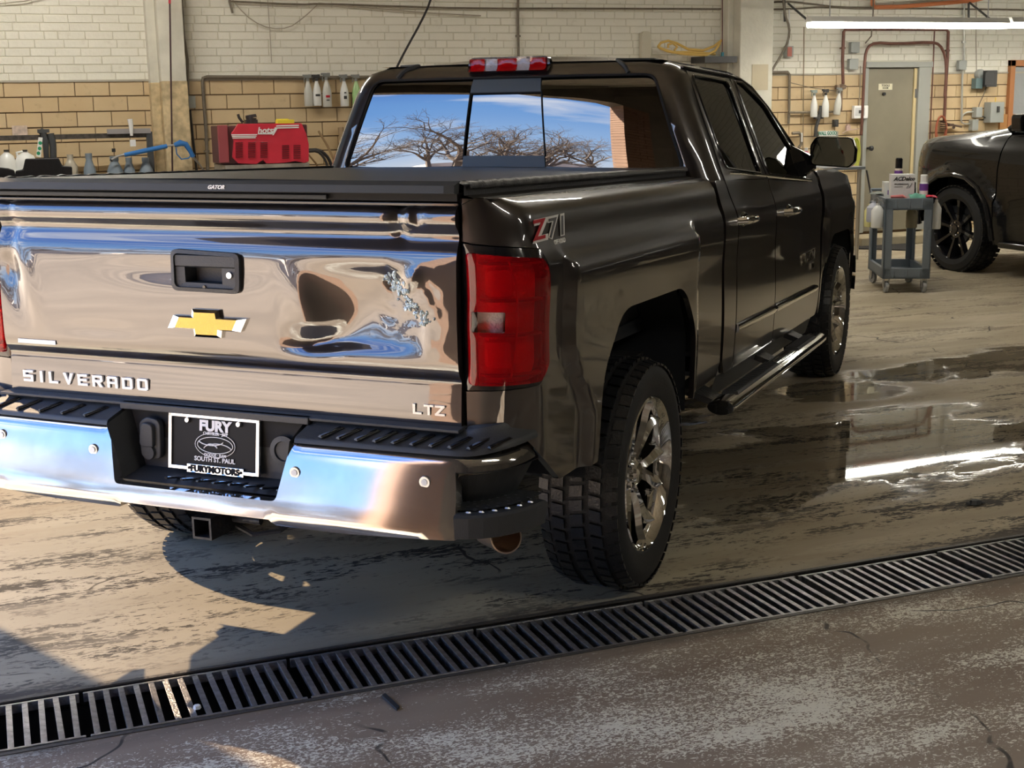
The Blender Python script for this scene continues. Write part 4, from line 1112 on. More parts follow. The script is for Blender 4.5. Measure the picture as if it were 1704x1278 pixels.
for s in (-sc, sc):
    mb.tube([gl_map(s, z)+Vector((0, -.001, 0)) for z in (1.50, 1.6, 1.7, 1.775)], .004, 6)
mb.tube([gl_map(-sc+2*sc*i/6, 1.772)+Vector((0, -.001, 0)) for i in range(7)], .004, 6)
mb.build('slider_track', M['seam'], slid)
# side glass
def sg_map(sg):
    def f(s, z):
        p = Vector(cab_map(s, z)); return Vector((p.x-sg*.008, p.y, p.z+.002))
    return f
def grow(poly, d):
    c = (sum(p[0] for p in poly)/len(poly), sum(p[1] for p in poly)/len(poly))
    return [(x+(x-c[0])*d, z+(z-c[1])*d) for x, z in poly]
for sg in (1, -1):
    panel('rear_door_window', ss(grow(w1, .02), sg), sg_map(sg), M['glass_side'], truck, su=.04, sv=.04, thick=0)
    panel('front_door_window', ss(grow(w2, .02), sg), sg_map(sg), M['glass_side'], truck, su=.04, sv=.04, thick=0)
# rubber and bright strips around windows and roof ditch
for sg in (1, -1):
    f = cab_map
    for w in (w1, w2):
        mb = MB(); mb.tube([Vector(f(*p))+Vector((sg*.001, 0, 0)) for p in ss(w, sg)], .006, 6, closed=True); mb.build('window_seal', M['gloss_black'], truck)
    mb = MB(); mb.tube([Vector(f(sg*SY(y, z), z))+Vector((sg*.004, 0, 0)) for y, z in ((1.36, 1.432), (1.6, 1.424), (2.0, 1.405), (2.5, 1.38), (3.1, 1.352))], .007, 6); mb.build('bright_belt_strip', M['chrome'], truck)
    mb = MB(); mb.tube([Vector(f(sg*SY(y, z), z))+Vector((sg*.002, 0, .002)) for y, z in ((1.30, 1.868), (1.7, 1.868), (2.1, 1.866), (2.3, 1.855), (2.46, 1.82), (2.66, 1.73), (2.86, 1.60), (3.04, 1.47))], .006, 6); mb.build('roof_gutter', M['gloss_black'], truck)
    mb = MB(); mb.tube([Vector(f(sg*SY(y, z), z))+Vector((sg*.001, 0, 0)) for y, z in ((2.05, 1.39), (2.05, 1.5), (2.06, 1.7), (2.07, 1.85))], .004, 6); mb.build('door_seam', M['seam'], truck)
    mb = MB(); mb.tube([Vector(f(sg*SY(y, z), z))+Vector((sg*.001, 0, 0)) for y, z in ((1.24, 1.40), (1.255, 1.5), (1.275, 1.65), (1.30, 1.78), (1.33, 1.862))], .0035, 6); mb.build('door_seam', M['seam'], truck)
# black edge moulding down the rear pillars at the glass
mb = MB(); mb.tube([Vector(cab_map(*p))+Vector((0, -.001, 0)) for p in rw_s], .006, 6, closed=True); mb.build('rear_window_seal', M['seam'], truck)
mb = MB()
for sg in (1, -1): mb.tube([Vector(cab_map(sg*.70, z))+Vector((0, -.001, 0)) for z in (1.845, 1.87, 1.885, 1.90)]+[Vector(roof_map(sg*.60, 1.32)), Vector(roof_map(sg*.60, 2.2))], .010, 6)
mb.build('roof_joint', M['alu'], truck)
# high mounted lamp
def ch_map(x, z):
    p = Vector(cab_map(gx(x, z), z)); return Vector((p.x, p.y-.016+.05*(abs(x)/.2)**4*.3, p.z))
ch = panel('high_brake_lamp', rpoly([(-.196, 1.858, .02), (.196, 1.858, .02), (.190, 1.925, .03), (-.180, 1.925, .03)]), lambda x, z: Vector(cab_map(gx(x, min(z, 1.88)), min(z, 1.88)))+Vector((0, -.012, max(0, z-1.88))), M['gloss_black'], truck, su=.03, sv=.02, thick=.03, inward=Vector((0, 1, 0)))
def chf(o): return lambda x, z: Vector(cab_map(gx(x, min(z, 1.88)), min(z, 1.88)))+Vector((0, -o, max(0, z-1.88)))
panel('lamp_housing', rpoly([(-.178, 1.866, .015), (.178, 1.866, .015), (.174, 1.916, .02), (-.168, 1.916, .02)]), chf(.014), M['lampback'], ch, su=.03, sv=.02, thick=0)
for x0, x1, mt, nm in ((-.178, -.105, 'redlens', 'red_lens'), (-.105, -.045, 'clearlens', 'clear_lens'), (-.045, .045, 'redlens', 'red_lens'), (.045, .105, 'clearlens', 'clear_lens'), (.105, .178, 'redlens', 'red_lens')):
    panel(nm, rpoly([(x0, 1.864, .004), (x1, 1.864, .004), (x1, 1.918, .004), (x0, 1.918, .004)]), chf(.022), M[mt], ch, su=.02, sv=.02, thick=.01, inward=Vector((0, 1, 0)))

# doors and fender (body below the belt)
def side_map(sg):
    def f(y, z):
        X = cx_(z)
        X += .024*sm((y-3.345)/.09)*sm((1.225-z)/.06)
        if y > 4.3: X -= .25*((y-4.3)/.5)**2
        return rake(sg*X, y, z)
    return f
cabrear = rpoly([(1.085, .66, .02), (1.13, .60, .02), (1.275, .60, 0), (1.30, 1.0, .05), (1.30, 1.22, .05), (1.235, 1.405, 0), (1.085, 1.405, .01)], 4)
rdoor = rpoly([(1.288, .60, .02), (2.085, .60, .02), (2.085, .9, 0), (2.056, 1.385, .01), (1.248, 1.403, .01), (1.312, 1.24, .05), (1.312, .95, .05)], 4)
fdoor = rpoly([(2.097, .60, .02), (3.24, .60, .05), (3.285, .70, .08), (3.285, .95, .05), (3.285, 1.335, .02), (2.066, 1.384, .01), (2.097, .95, 0)], 4)
AF = arch(WB, .53, 1.03)
fen = [(3.297, .60), (3.33, .60)]+[p for p in AF if p[1] > .60 and (p[0] > WB or p[1] > .60)]+[(AF[-1][0], .70)]+rpoly([(4.80, .70, .03), (4.78, 1.30, .08), (3.9, 1.40, .1), (3.297, 1.40, .02)], 4)
door_sides = {}
for sg in (1, -1):
    inn = Vector((-sg, 0, 0))
    panel('cab_corner_panel', cabrear, side_map(sg), M['paint'], truck, su=.03, sv=.03, thick=.02, inward=inn)
    d1 = panel('rear_door', rdoor, side_map(sg), M['paint'], truck, su=.04, sv=.03, thick=.02, inward=inn)
    d2 = panel('front_door', fdoor, side_map(sg), M['paint'], truck, su=.04, sv=.03, thick=.02, inward=inn)
    panel('front_fender', fen, side_map(sg), M['paint'], truck, su=.04, sv=.03, thick=.02, inward=inn)
    door_sides[sg] = (d1, d2)
    for d, y, z in ((d1, 1.405, 1.232), (d2, 2.36, 1.222)):
        xx = cx_(z)*sg; mb = MB()
        mb.tube([rake(xx-sg*.01, y-.10, z-.004), rake(xx+sg*.030, y-.092, z), rake(xx+sg*.040, y-.05, z+.001), rake(xx+sg*.040, y+.06, z+.001), rake(xx+sg*.030, y+.095, z), rake(xx-sg*.01, y+.105, z-.004)], [.017, .018, .016, .015, .016, .015], 10)
        h = mb.build('door_handle', M['chrome'], d)
        mb = MB(); mb.lathe([(.0, .012), (.035, .009), (.045, -.002)], (xx-sg*.003, rake(0, y, 0)[1], rake(0, y, z)[2]), 'X', 18, (1.8, .75)); mb.build('handle_cup', M['gloss_black'], h)
    for d, ya, yb in ((d1, 1.30, 2.083), (d2, 2.099, 3.18)):
        mb = MB(); vs = []
        for y, t in ((ya, 1), (ya+.02, 1), (yb-.05, 1), (yb, .6)):
            for dx, dz in ((0, -.018), (.012, -.016), (.016, 0), (.010, .016), (0, .018)): vs.append(rake(sg*(cx_(.772)+dx), y, .772-.01*(y-1.3)/2+dz*t))
        mb.add(vs, [(i*5+k, i*5+k+1, (i+1)*5+k+1, (i+1)*5+k) for i in range(3) for k in range(4)]+[(0, 1, 2, 3, 4), (15, 19, 18, 17, 16)]); mb.build('chrome_side_moulding', M['chrome'], d)
    if sg == 1:
        text('door_lettering', 'SILVERADO', M['chrome'], d2, Vector(rake(cx_(.96)+.003, 2.93, .950)), SIDE, size=.072, bold=.0025, extr=.003, space=1.1)
        text('door_lettering', '1500', M['chrome'], d2, Vector(rake(cx_(.90)+.003, 3.02, .893)), SIDE, size=.045, bold=.0015, extr=.003)
# sills
mb = MB()
for sg in (1, -1):
    for z0, z1, x0, x1 in ((.598, .50, .955, .925), (.50, .46, .925, .80)):
        mb.add([rake(sg*x0, 1.06, z0), rake(sg*x0, 3.2, z0), rake(sg*x1, 3.2, z1), rake(sg*x1, 1.06, z1)], [(0, 1, 2, 3)])
mb.b2((-.9, 1.1, .52), (.9, 3.2, .54)); mb.build('sill', M['black_plastic'], truck)
# cab interior so the glass does not look into a void
mb = MB(); mb.b2((-.90, 1.12, .60), (.90, 3.3, .62)); mb.b2((-.88, 1.13, .6), (.88, 1.15, 1.36)); mb.b2((-.88, 3.05, .6), (.88, 3.3, 1.22)); mb.build('cab_floor', M['seat'], truck)
seat0 = None
for x, y in ((.42, 2.35), (-.42, 2.35), (.40, 1.50), (-.40, 1.50)):
    if seat0 is None:
        mb = MB(); mb.box((0, .25, .30), (.52, .52, .16)); mb.box((0, -.06, .62), (.50, .14, .62), Matrix.Rotation(-.2*-1, 3, 'X')); mb.box((0, -.15, 1.00), (.27, .09, .18)); mb.cyl((-.06, -.13, .88), (-.06, -.14, .98), .008); mb.cyl((.06, -.13, .88), (.06, -.14, .98), .008)
        seat0 = mb.build('seat', M['seat'], truck, bev=.03, seg=3); st = seat0
    else: st = seat0.copy(); COL.objects.link(st)
    st.location = (x, y, .60-RK*(y+1.1))
mb = MB(); mb.tube([(-.42+.19*math.cos(a*PI/10), 2.98-.07*math.sin(a*PI/10), 1.18+.18*math.sin(a*PI/10)) for a in range(20)], .014, 8, closed=True); mb.build('steering_wheel', M['seat'], truck)
# hood, nose
mb = MB(); n = 10; vs = []
for i in range(n+1):
    y = 3.28+(4.80-3.28)*i/n
    for x in (-.93, -.80, -.5, 0, .5, .80, .93):
        vs.append(rake(x*(1-.10*(i/n)**3), y, (1.40 if abs(x) > .9 else 1.425 if abs(x) > .6 else 1.43)-.11*(i/n)**2.5))
mb.add(vs, [(i*7+k, i*7+k+1, (i+1)*7+k+1, (i+1)*7+k) for i in range(n) for k in range(6)]); mb.build('hood', M['paint'], truck)
mb = MB(); mb.b2((-.80, 4.70, .65), (.80, 4.78, 1.17)); mb.build('grille', M['gloss_black'], truck)
mb = MB(); vs = []
for i in range(13):
    t = -1+2*i/12; x = t*.985; y = 4.86-.30*abs(t)**4
    for dz, dy in ((.44, 0), (.50, .02), (.60, .02), (.66, 0)): vs.append((x, y+dy, dz))
mb.add(vs, [(i*4+k, i*4+k+1, (i+1)*4+k+1, (i+1)*4+k) for i in range(12) for k in range(3)]); mb.build('front_bumper', M['chrome'], truck)

# side step
mb = MB(); R6 = [(1.03, .62, .40), (1.055, .70, .427), (1.06, 2.72, .427), (1.05, 2.82, .42)]
ystep = [(.74, .93), (.78, 1), (1.5, 1), (2.68, 1), (2.80, .93)]
vs = []
prof = arc_pts(0, 0, 1, 0, 360, 20)[:-1]
for y, k in ystep:
    for a, b in prof: vs.append((1.058+.058*a*k, y, .477-.030*(y-.74)-0+.032*b*k))
n = 20; N = len(ystep)
mb.add(vs, [(i*n+k, i*n+(k+1) % n, (i+1)*n+(k+1) % n, (i+1)*n+k) for i in range(N-1) for k in range(n)]+[tuple(range(n)), tuple(range((N-1)*n, N*n))])
for sg in (1, -1):
    m2 = MB(); m2.v = [(sg*v[0], v[1], v[2]) for v in mb.v]; m2.f = mb.f; m2.mi = mb.mi
    st = m2.build('side_step', M['chrome'], truck)
    for ya, yb in ((.90, 1.70), (2.15, 2.62)):
        m3 = MB(); za, zb = .510-.030*(ya-.74), .510-.030*(yb-.74)
        m3.add([(sg*1.02, ya, za-.005), (sg*1.09, ya, za-.005), (sg*1.09, yb, zb-.005), (sg*1.02, yb, zb-.005), (sg*1.025, ya+.01, za+.004), (sg*1.085, ya+.01, za+.004), (sg*1.085, yb-.01, zb+.004), (sg*1.025, yb-.01, zb+.004)], [(4, 5, 6, 7), (0, 1, 5, 4), (1, 2, 6, 5), (2, 3, 7, 6), (3, 0, 4, 7)])
        for i in range(int((yb-ya)/.022)):
            y = ya+.02+i*.022; z = .514-.030*(y-.74)
            if y < yb-.02: m3.box((sg*1.055, y, z+.001), (.05, .007, .005))
        m3.build('tread_pad', M['black_plastic'], st)
    for y in (.95, 1.9, 2.55):
        m3 = MB(); m3.add([(sg*1.03, y-.05, .43), (sg*1.03, y+.05, .43), (sg*.85, y+.09, .50), (sg*.85, y-.09, .50), (sg*1.03, y-.05, .455), (sg*1.03, y+.05, .455), (sg*.85, y+.09, .53), (sg*.85, y-.09, .53)], [(0, 1, 2, 3), (4, 7, 6, 5), (0, 4, 5, 1), (1, 5, 6, 2), (2, 6, 7, 3), (3, 7, 4, 0)]); m3.build('step_bracket', M['steel'], st)

# door mirror
for sg in (1, -1):
    mb = MB()
    prof = [(.972, 1.435), (1.178, 1.422), (1.205, 1.45), (1.21, 1.52), (1.188, 1.58), (1.00, 1.585), (.972, 1.54)]
    prof = rpoly([(a, b, .03) for a, b in prof], 4); N = len(prof); cxm, czm = 1.09, 1.505; vs = []
    for y, k in ((2.93, .985), (2.955, 1.0), (3.00, .98), (3.05, .85), (3.08, .6)):
        for a, b in prof: vs.append(rake(sg*(cxm+(a-cxm)*k), y+.06*(a-.97), czm+(b-czm)*k))
    mb.add(vs, [(i*N+k, i*N+(k+1) % N, (i+1)*N+(k+1) % N, (i+1)*N+k) for i in range(4) for k in range(N)]+[tuple(range(4*N, 5*N))])
    dm = mb.build('door_mirror', M['gloss_black'], truck, angle=50)
    mb = MB(); mb.prism([(cxm+(a-cxm)*.93, czm+(b-czm)*.92) for a, b in prof], lambda a, b: rake(sg*a, 2.938+.06*(a-.97), b), lambda a, b: rake(sg*a, 2.95+.06*(a-.97), b)); mb.build('mirror_glass', M['mirror'], dm)
    mb = MB(); mb.add([rake(sg*.915, 2.83, 1.36), rake(sg*.90, 2.83, 1.445), rake(sg*.86, 2.86, 1.555), rake(sg*.89, 3.10, 1.40), rake(sg*.90, 3.10, 1.355), rake(sg*.99, 2.96, 1.42), rake(sg*.99, 2.96, 1.475), rake(sg*.99, 3.03, 1.475), rake(sg*.99, 3.03, 1.415)], [(0, 1, 6, 5), (1, 2, 6), (2, 3, 7, 6), (3, 4, 8, 7), (4, 0, 5, 8), (5, 6, 7, 8)]); mb.build('mirror_arm', M['gloss_black'], dm, flat=True)

# antenna-less shark, wheels
def make_wheel():
    """wheel around local origin; +X is the outer face"""
    mb = MB(); w = .275/2; R_ = TR
    prof = [(.262, -w+.03), (.275, -w+.012), (.33, -w-.002), (.365, -w+.004), (.388, -w+.020), (R_-.012, -w+.045), (R_-.010, 0), (R_-.012, w-.045), (.388, w-.020), (.365, w-.004), (.33, w+.002), (.275, w-.012), (.262, w-.03)]
    mb.lathe(prof, (0, 0, 0), 'X', 72); mb.f = mb.f[:-2]; mb.mi = mb.mi[:-2]
    ty = mb.build('wheel', M['rubber'], truck, angle=30)
    tb = MB(); rnd = random.Random(3); NB = 52
    for row, (x, wd, dx) in enumerate(((-.116, .036, .2), (-.064, .040, .35), (0, .044, -.3), (.064, .040, .35), (.116, .036, -.2))):
        for i in range(NB):
            a = 2*PI*(i+.5*(row % 2)+.12*row)/NB; hw = .74*PI*R_/NB; k0 = R_-.016
            k1 = R_-(.009 if row in (0, 4) else .001)
            vs = []
            for rr in (k0, k1):
                for xx, tt in ((x-wd/2, -hw-dx*.01), (x+wd/2, -hw+dx*.01), (x+wd/2, hw+dx*.01), (x-wd/2, hw-dx*.01)):
                    aa = a+tt/R_; rk = rr-(.012*((abs(xx)-.10)/.04) if abs(xx) > .10 else 0); vs.append((xx, rk*math.cos(aa), rk*math.sin(aa)))
            tb.add(vs, [(4, 5, 6, 7), (0, 1, 5, 4), (1, 2, 6, 5), (2, 3, 7, 6), (3, 0, 4, 7)])
            if row in (0, 4) and 0:      # shoulder lugs
                sx_ = math.copysign(1, x); vs = []
                for xx, rr in ((sx_*.134, .392), (sx_*.1385, .378), (sx_*.138, .366)):
                    for tt in (-hw*.8, hw*.8): vs.append((xx+sx_*.003, rr*math.cos(a+tt/R_), rr*math.sin(a+tt/R_)))
                tb.add(vs, [(0, 1, 3, 2), (2, 3, 5, 4)])
    t = tb.build('tread_blocks', M['rubber_wet'], ty, flat=True); t['kind'] = 'stuff'
    mb = MB(); mb.lathe([(.272, w-.016), (.266, w-.010), (.256, w-.018), (.246, w-.05), (.240, -w+.04), (.262, -w+.02)], (0, 0, 0), 'X', 60); mb.f = mb.f[:-2]; mb.mi = mb.mi[:-2]
    mb.build('rim', M['chrome'], ty)
    mb = MB(); mb.lathe([(0, -.03), (.17, -.03), (.17, -.01), (0, -.01)], (0, 0, 0), 'X', 36); mb.build('brake_disc', M['steel'], ty)
    sp0 = None
    def rad(r, t, x): return (x, r*math.sin(t), r*math.cos(t))
    for i in range(6):
        if sp0 is None:
            sb = MB()
            for sg in (1, -1):       # twin bars of one split spoke with a raised crest
                st_ = []
                for r, tc, hwid, xo in ((.060, .13, .020, .062), (.110, .115, .019, .075), (.165, .150, .021, .082), (.215, .205, .023, .088), (.252, .235, .026, .100)):
                    c = tc*sg if r > .08 else sg*.22
                    for dt, xx in ((-hwid, xo-.050), (-hwid, xo-.014), (0, xo+.004), (hwid, xo-.014), (hwid, xo-.050)):
                        st_.append(rad(r, c+dt/r, xx))
                sb.add(st_, [(j*5+k, j*5+k+1, (j+1)*5+k+1, (j+1)*5+k) for j in range(4) for k in range(4)])
            w_ = []
            for r, hw_, xx in ((.06, .015, .045), (.11, .010, .055), (.15, .010, .045)):
                w_ += [rad(r, -hw_/r, xx), rad(r, hw_/r, xx)]
            sb.add(w_, [(0, 1, 3, 2), (2, 3, 5, 4)])
            sp0 = sb.build('spoke', M['chrome'], ty, angle=20); sp = sp0
        else: sp = sp0.copy(); COL.objects.link(sp)
        sp.rotation_euler = (2*PI*i/6+.35, 0, 0)
    mb = MB(); mb.lathe([(.085, .0), (.085, .045), (.07, .062), (.045, .066), (.043, .080), (.035, .088), (0, .090)], (0, 0, 0), 'X', 30); cap = mb.build('hub_cap', M['chrome'], ty)
    l0 = None
    for k in range(6):
        if l0 is None: mb = MB(); mb.cyl((.05, 0, .064), (.078, 0, .064), .011, .009, 6); l0 = mb.build('lug_nut', M['chrome'], ty); l_ = l0
        else: l_ = l0.copy(); COL.objects.link(l_)
        l_.rotation_euler = (PI/3*k, 0, 0)
    return ty
w0 = make_wheel()
w0.location = (WX-.1375+.022, 0, WZ)
w2_ = copy_tree(w0, truck); w2_.location = (WX-.1375+.022, WB, WZ); w2_.rotation_euler = (.5, 0, 0)
for y in (0, WB):
    w_ = copy_tree(w0, truck); w_.location = (-WX+.1375-.022, y, WZ); w_.rotation_euler = (0, 0, PI)
# ================================================================== THINGS ALONG THE WALL
YF = YW-.004                                  # face of the tiles
def pw_(u, v, d=.03): 
    return at(u, v, YF-d)
def path(pts, d=.03): return [pw_(u, v, d) for u, v in pts]
def single(name, mb, mat, label, cat, group=None, **k):
    """a thing that is one mesh: origin moved onto it"""
    c = Vector((sum(v[0] for v in mb.v)/len(mb.v), sum(v[1] for v in mb.v)/len(mb.v), min(v[2] for v in mb.v)))
    mb.v = [tuple(Vector(v)-c) for v in mb.v]
    o = mb.build(name, mat, None, **k); o.location = c
    return meta(o, label, cat, group)
def part(name, mb, mat, t, **k):
    l = t.location; mb.v = [(v[0]-l[0], v[1]-l[1], v[2]-l[2]) for v in mb.v]
    return mb.build(name, mat, t, **k)
brown_pipe = P('brown painted pipe', (.11, .07, .05), .5, .2, var=.3, vscale=20)
cop = P('red brown pipe', (.17, .075, .055), .45, .3, var=.25, vscale=12)
gpipe = P('dull grey pipe', (.20, .17, .13), .5, .3, var=.2, vscale=20)
galv = P('galvanised conduit', (.50, .50, .46), .4, .6)
greybox = P('grey enamel box', (.34, .36, .34), .5)
darkgrey = P('dark grey metal', (.07, .07, .07), .5, .3)
orange = P('orange hose rubber', (.62, .14, .04), .5)
yhose = P('yellow hose', (.70, .47, .13), .5)
blackh = P('black hose', (.02, .018, .02), .5)
wcable = P('cream cable', (.38, .34, .27), .7)
def pipe(name, pts, r, mat, label, cat='pipe', d=.03, clips=(), smooth=0):
    mb = MB(); q = path(pts, d)
    if smooth:
        for _ in range(smooth):
            n = [q[0]]
            for a, b in zip(q, q[1:]): n += [a.lerp(b, .25), a.lerp(b, .75)]
            q = n+[q[-1]]
    mb.tube(q, r, 8)
    for u, v in clips:
        p = pw_(u, v, d); mb.box(p, (.05, .02, .02)); mb.cyl(p+Vector((0, -.0, 0)), p+Vector((0, d, 0)), .008, n=6)
    return single(name, mb, mat, label, cat)
pipe('wall_pipe', [(346, 290), (343, 220), (337, 137), (338, 130), (344, 128), (420, 128), (520, 129), (640, 128), (700, 128)], .016, gpipe, 'brown pipe frame that carries the row of spray bottles left of the pickup cab', clips=((370, 128), (344, 233), (344, 252)))
pipe('wall_pipe', [(1262, 121), (1311, 120), (1314, 124), (1313, 185), (1312, 206)], .016, gpipe, 'dark pipe bent down beside the right white column', clips=((1287, 120),))
pipe('wall_pipe', [(1403, 140), (1402, 100), (1404, 53), (1407, 49), (1490, 48.5), (1574, 49), (1578, 53), (1577, 90), (1574, 140), (1571, 205)], .018, cop, 'outer brown pipe arch high over the grey door', d=.06, clips=((1403, 80), (1501, 49), (1577, 84)))
pipe('wall_pipe', [(1433, 225), (1437, 150), (1439, 95), (1444, 78), (1456, 71), (1490, 73), (1550, 70), (1564, 74), (1573, 92), (1575, 120), (1572, 160)], .017, cop, 'inner curved brown pipe arch just above the door frame', d=.10, smooth=1)
pipe('wall_pipe', [(1547, 235), (1552, 130), (1555, 52)], .008, cop, 'thin straight riser pipe at the right side of the door', d=.05)
pipe('wall_pipe', [(1452, -20), (1452, 8), (1457, 12), (1500, 11), (1560, 6), (1620, 1), (1640, -4)], .024, P('orange brown pipe', (.60, .20, .08), .45), 'thick orange pipe running along the top of the wall over the tube lamp', d=.10)
pipe('wall_pipe', [(1604, 0), (1604, 100), (1601, 130), (1600, 200)], .013, galv, 'bright galvanised conduit with a junction box, right of the door', 'conduit', clips=((1604, 70),))
pipe('wall_pipe', [(1625, 0), (1624, 60), (1625, 118)], .006, wcable, 'thin cream cable down to the round meter', 'cable')
pipe('wall_pipe', [(862, -30), (862, 40), (863, 110)], .014, gpipe, 'vertical grey conduit on the white bricks behind the pickup roof', 'conduit', clips=((862, 60),))
pipe('wall_pipe', [(1432, 110), (1431, 150), (1429, 178)], .006, wcable, 'pale wire running down to the white thermostat panel', 'cable')
pipe('wall_pipe', [(1453, -10), (1453, 20), (1450, 60), (1440, 72)], .008, gpipe, 'short grey drop pipe above the inner brown arch', d=.12)
pipe('wall_pipe', [(1338, 45), (1337, 150), (1336, 262)], .006, P('dull wire', (.25, .19, .12), .6), 'thin straight wire hanging left of the three spray bottles', 'cable')
pipe('cable_run', [(380, -10), (396, 12), (420, 35), (450, 48), (480, 47), (505, 30), (530, 6)], .005, wcable, 'drooping cream cable looped high on the bricks left of the cab', 'cable', smooth=1)
pipe('cable_run', [(380, 2), (500, 8), (530, 6), (640, 10), (780, 14), (980, 14), (1200, 15)], .009, gpipe, 'long grey cable run along the top of the white bricks', 'cable', smooth=1)
pipe('cable_run', [(530, 5), (620, 14), (720, 22), (800, 26)], .006, wcable, 'second pale cable sagging below the long grey one', 'cable')
pipe('cable_run', [(445, -5), (449, 50), (452, 104)], .004, wcable, 'loose string hanging straight down left of the spray bottles', 'cable')
pipe('cable_run', [(1262, 6), (1305, 2), (1345, 6), (1400, 13), (1450, 13)], .010, gpipe, 'upper cable bundle between the column and the orange pipe', 'cable', smooth=1)
pipe('cable_run', [(1262, 16), (1320, 15), (1370, 12), (1440, 15), (1540, 14), (1704, 17)], .009, gpipe, 'lower cable bundle behind the tube lamp', 'cable', smooth=1)
pipe('cable_run', [(0, 6), (40, 2), (70, -4)], .005, wcable, 'cream cable in the top left corner of the wall', 'cable')
pipe('cable_run', [(383, -8), (382, 4), (387, 22)], .010, gpipe, 'short stub of grey cable under the loop', 'cable')
pipe('air_hose', [(724, -30), (716, 4), (700, 38), (680, 74), (664, 104), (655, 125)], .011, blackh, 'black hose hanging diagonally behind the pickup roof', 'hose', d=.25, smooth=1)
pipe('air_hose', [(1303, -6), (1306, 25), (1314, 45), (1312, 68), (1300, 92), (1284, 118), (1272, 145)], .013, gpipe, 'grey hose slanting down beside the red switch box', 'hose', d=.08, smooth=1)
# left column: conduit with box
t = thing('wall_conduit', 'grey conduit with a small junction box beside the left white column', 'conduit', at(312, 175, YF))
mb = MB(); mb.tube(path([(301, -10), (306, 60), (312, 100), (313, 160)]), .013, 8); part('conduit_pipe', mb, gpipe, t)
mb = MB(); p = pw_(317, 170, .04); mb.box(p, (.085, .07, .115)); part('junction_box', mb, greybox, t, bev=.004)
mb = MB(); p = pw_(308.5, 138, .05); mb.box(p, (.03, .06, .12)); part('switch', mb, darkgrey, t)
mb = MB(); mb.tube(path([(316, 183), (322, 240), (328, 290)]), .012, 8); part('lower_cable', mb, blackh, t)
# hanging red-tipped air line with blue wash gun
t = thing('drop_hose', 'dark drop hose with a red tip hanging down the left white column', 'hose', at(284, 100, 8.05))
mb = MB(); mb.tube([at(282.5, 6, 8.05), at(284, 100, 8.05), at(287, 290, 8.05), at(289, 400, 8.05)], .008, 8); part('hose', mb, P('maroon hose', (.05, .018, .02), .5), t)
mb = MB(); mb.tube([at(282, -40, 8.05), at(282.4, 6, 8.05)], .011, 8); part('red_tip', mb, P('red rubber', (.55, .03, .05), .5), t)
blue = P('blue plastic', (.03, .17, .48), .4)
t = thing('wash_gun', 'blue pressure washer gun with a long lance hanging across the left column', 'spray gun', at(250, 250, 7.98))
G = lambda u, v: at(u, v, 7.98)
mb = MB(); mb.tube([G(207, 258), G(240, 251), G(278, 243)], [.019, .022, .020], 10); part('lance_sleeve', mb, blue, t)
mb = MB(); mb.tube([G(185, 266), G(195, 260), G(208, 257)], .010, 8); mb.tube([G(276, 243), G(292, 241)], .010, 8); part('lance_tube', mb, M['satin'], t)
mb = MB(); mb.tube([G(290, 242), G(300, 238), G(309, 240), G(316, 250), G(322, 261)], [.020, .030, .026, .022, .020], 10); part('grip', mb, blue, t)
mb = MB(); mb.tube([G(293, 246), G(294, 256), G(302, 265), G(314, 263), G(318, 258)], .006, 6); part('trigger_guard', mb, blue, t)
mb = MB(); mb.tube([G(321, 261), G(330, 271)], .011, 8); mb.tube([G(330, 271), G(337, 280), G(345, 292), G(348, 300)], .007, 8); part('hose_tail', mb, M['satin'], t)
mb = MB(); mb.tube([G(186, 266), G(184, 268)], .014, 8); mb.box(G(189, 250), (.03, .03, .03)); part('nozzle', mb, M['steel'], t)

# ---- spray bottles hanging by their triggers
def spray_bottle(u, v0, v1, body, fill, head, label, group, d=.09, tilt=0, band=None, prints=()):
    top = at(u, v0, YF-d); bot = at(u, v1, YF-d); H = top.z-bot.z; k = H/.30
    t = thing('spray_bottle', label, 'bottle', (bot.x, bot.y, bot.z), 0, group); t.rotation_euler = (0, tilt, 0)
    r = .040*k
    mb = MB(); mb.lathe([(r*.9, 0), (r, .006*k), (r, .12*k), (r*.93, .135*k), (r*.80, .16*k), (r*.5, .20*k), (r*.36, .215*k), (r*.36, .232*k)], (0, 0, 0), 'Z', 18, (1, .75)); mb.build('bottle_body', body, t)
    mb = MB(); mb.lathe([(r*.86, .003), (r*.95, .008*k), (r*.95, fill*k), (0, fill*k)], (0, 0, 0), 'Z', 18, (1.03, .78)); mb.build('liquid_label', band or M['white'], t)
    mb = MB(); mb.cyl((0, 0, .225*k), (0, 0, .25*k), .016*k, n=12); mb.box((-.004, 0, .268*k), (.050*k, .022, .030*k)); mb.box((-.034*k, 0, .274*k), (.022*k, .016, .018*k)); mb.tube([(-.022*k, 0, .262*k), (-.034*k, 0, .245*k), (-.030*k, 0, .215*k)], .005, 6); mb.box((.022*k, 0, .268*k), (.02*k, .018, .034*k)); mb.build('trigger_head', head, t)
    for z_, w_, h_, m_ in prints:
        mb = MB(); mb.box((0, -r*.79, z_), (w_, .003, h_)); mb.build('print_patch', m_, t)
    return t
clr = P('cloudy bottle plastic', (.55, .55, .50), .3, coat=.3); wht = P('milky bottle plastic', (.74, .75, .72), .35, coat=.2); grn = P('pale green fluid', (.36, .58, .24), .25, coat=.4)
hg = P('grey trigger', (.20, .21, .20), .5); hb_ = P('black trigger', (.03, .03, .03), .5)
g1 = 'spray bottles hanging on the left pipe'; g2 = 'spray bottles hanging on the right wall'
spray_bottle(514, 121, 177, clr, .10, hg, 'cloudy empty spray bottle, leftmost of five on the pipe', g1, band=P('old label', (.50, .45, .36), .6))
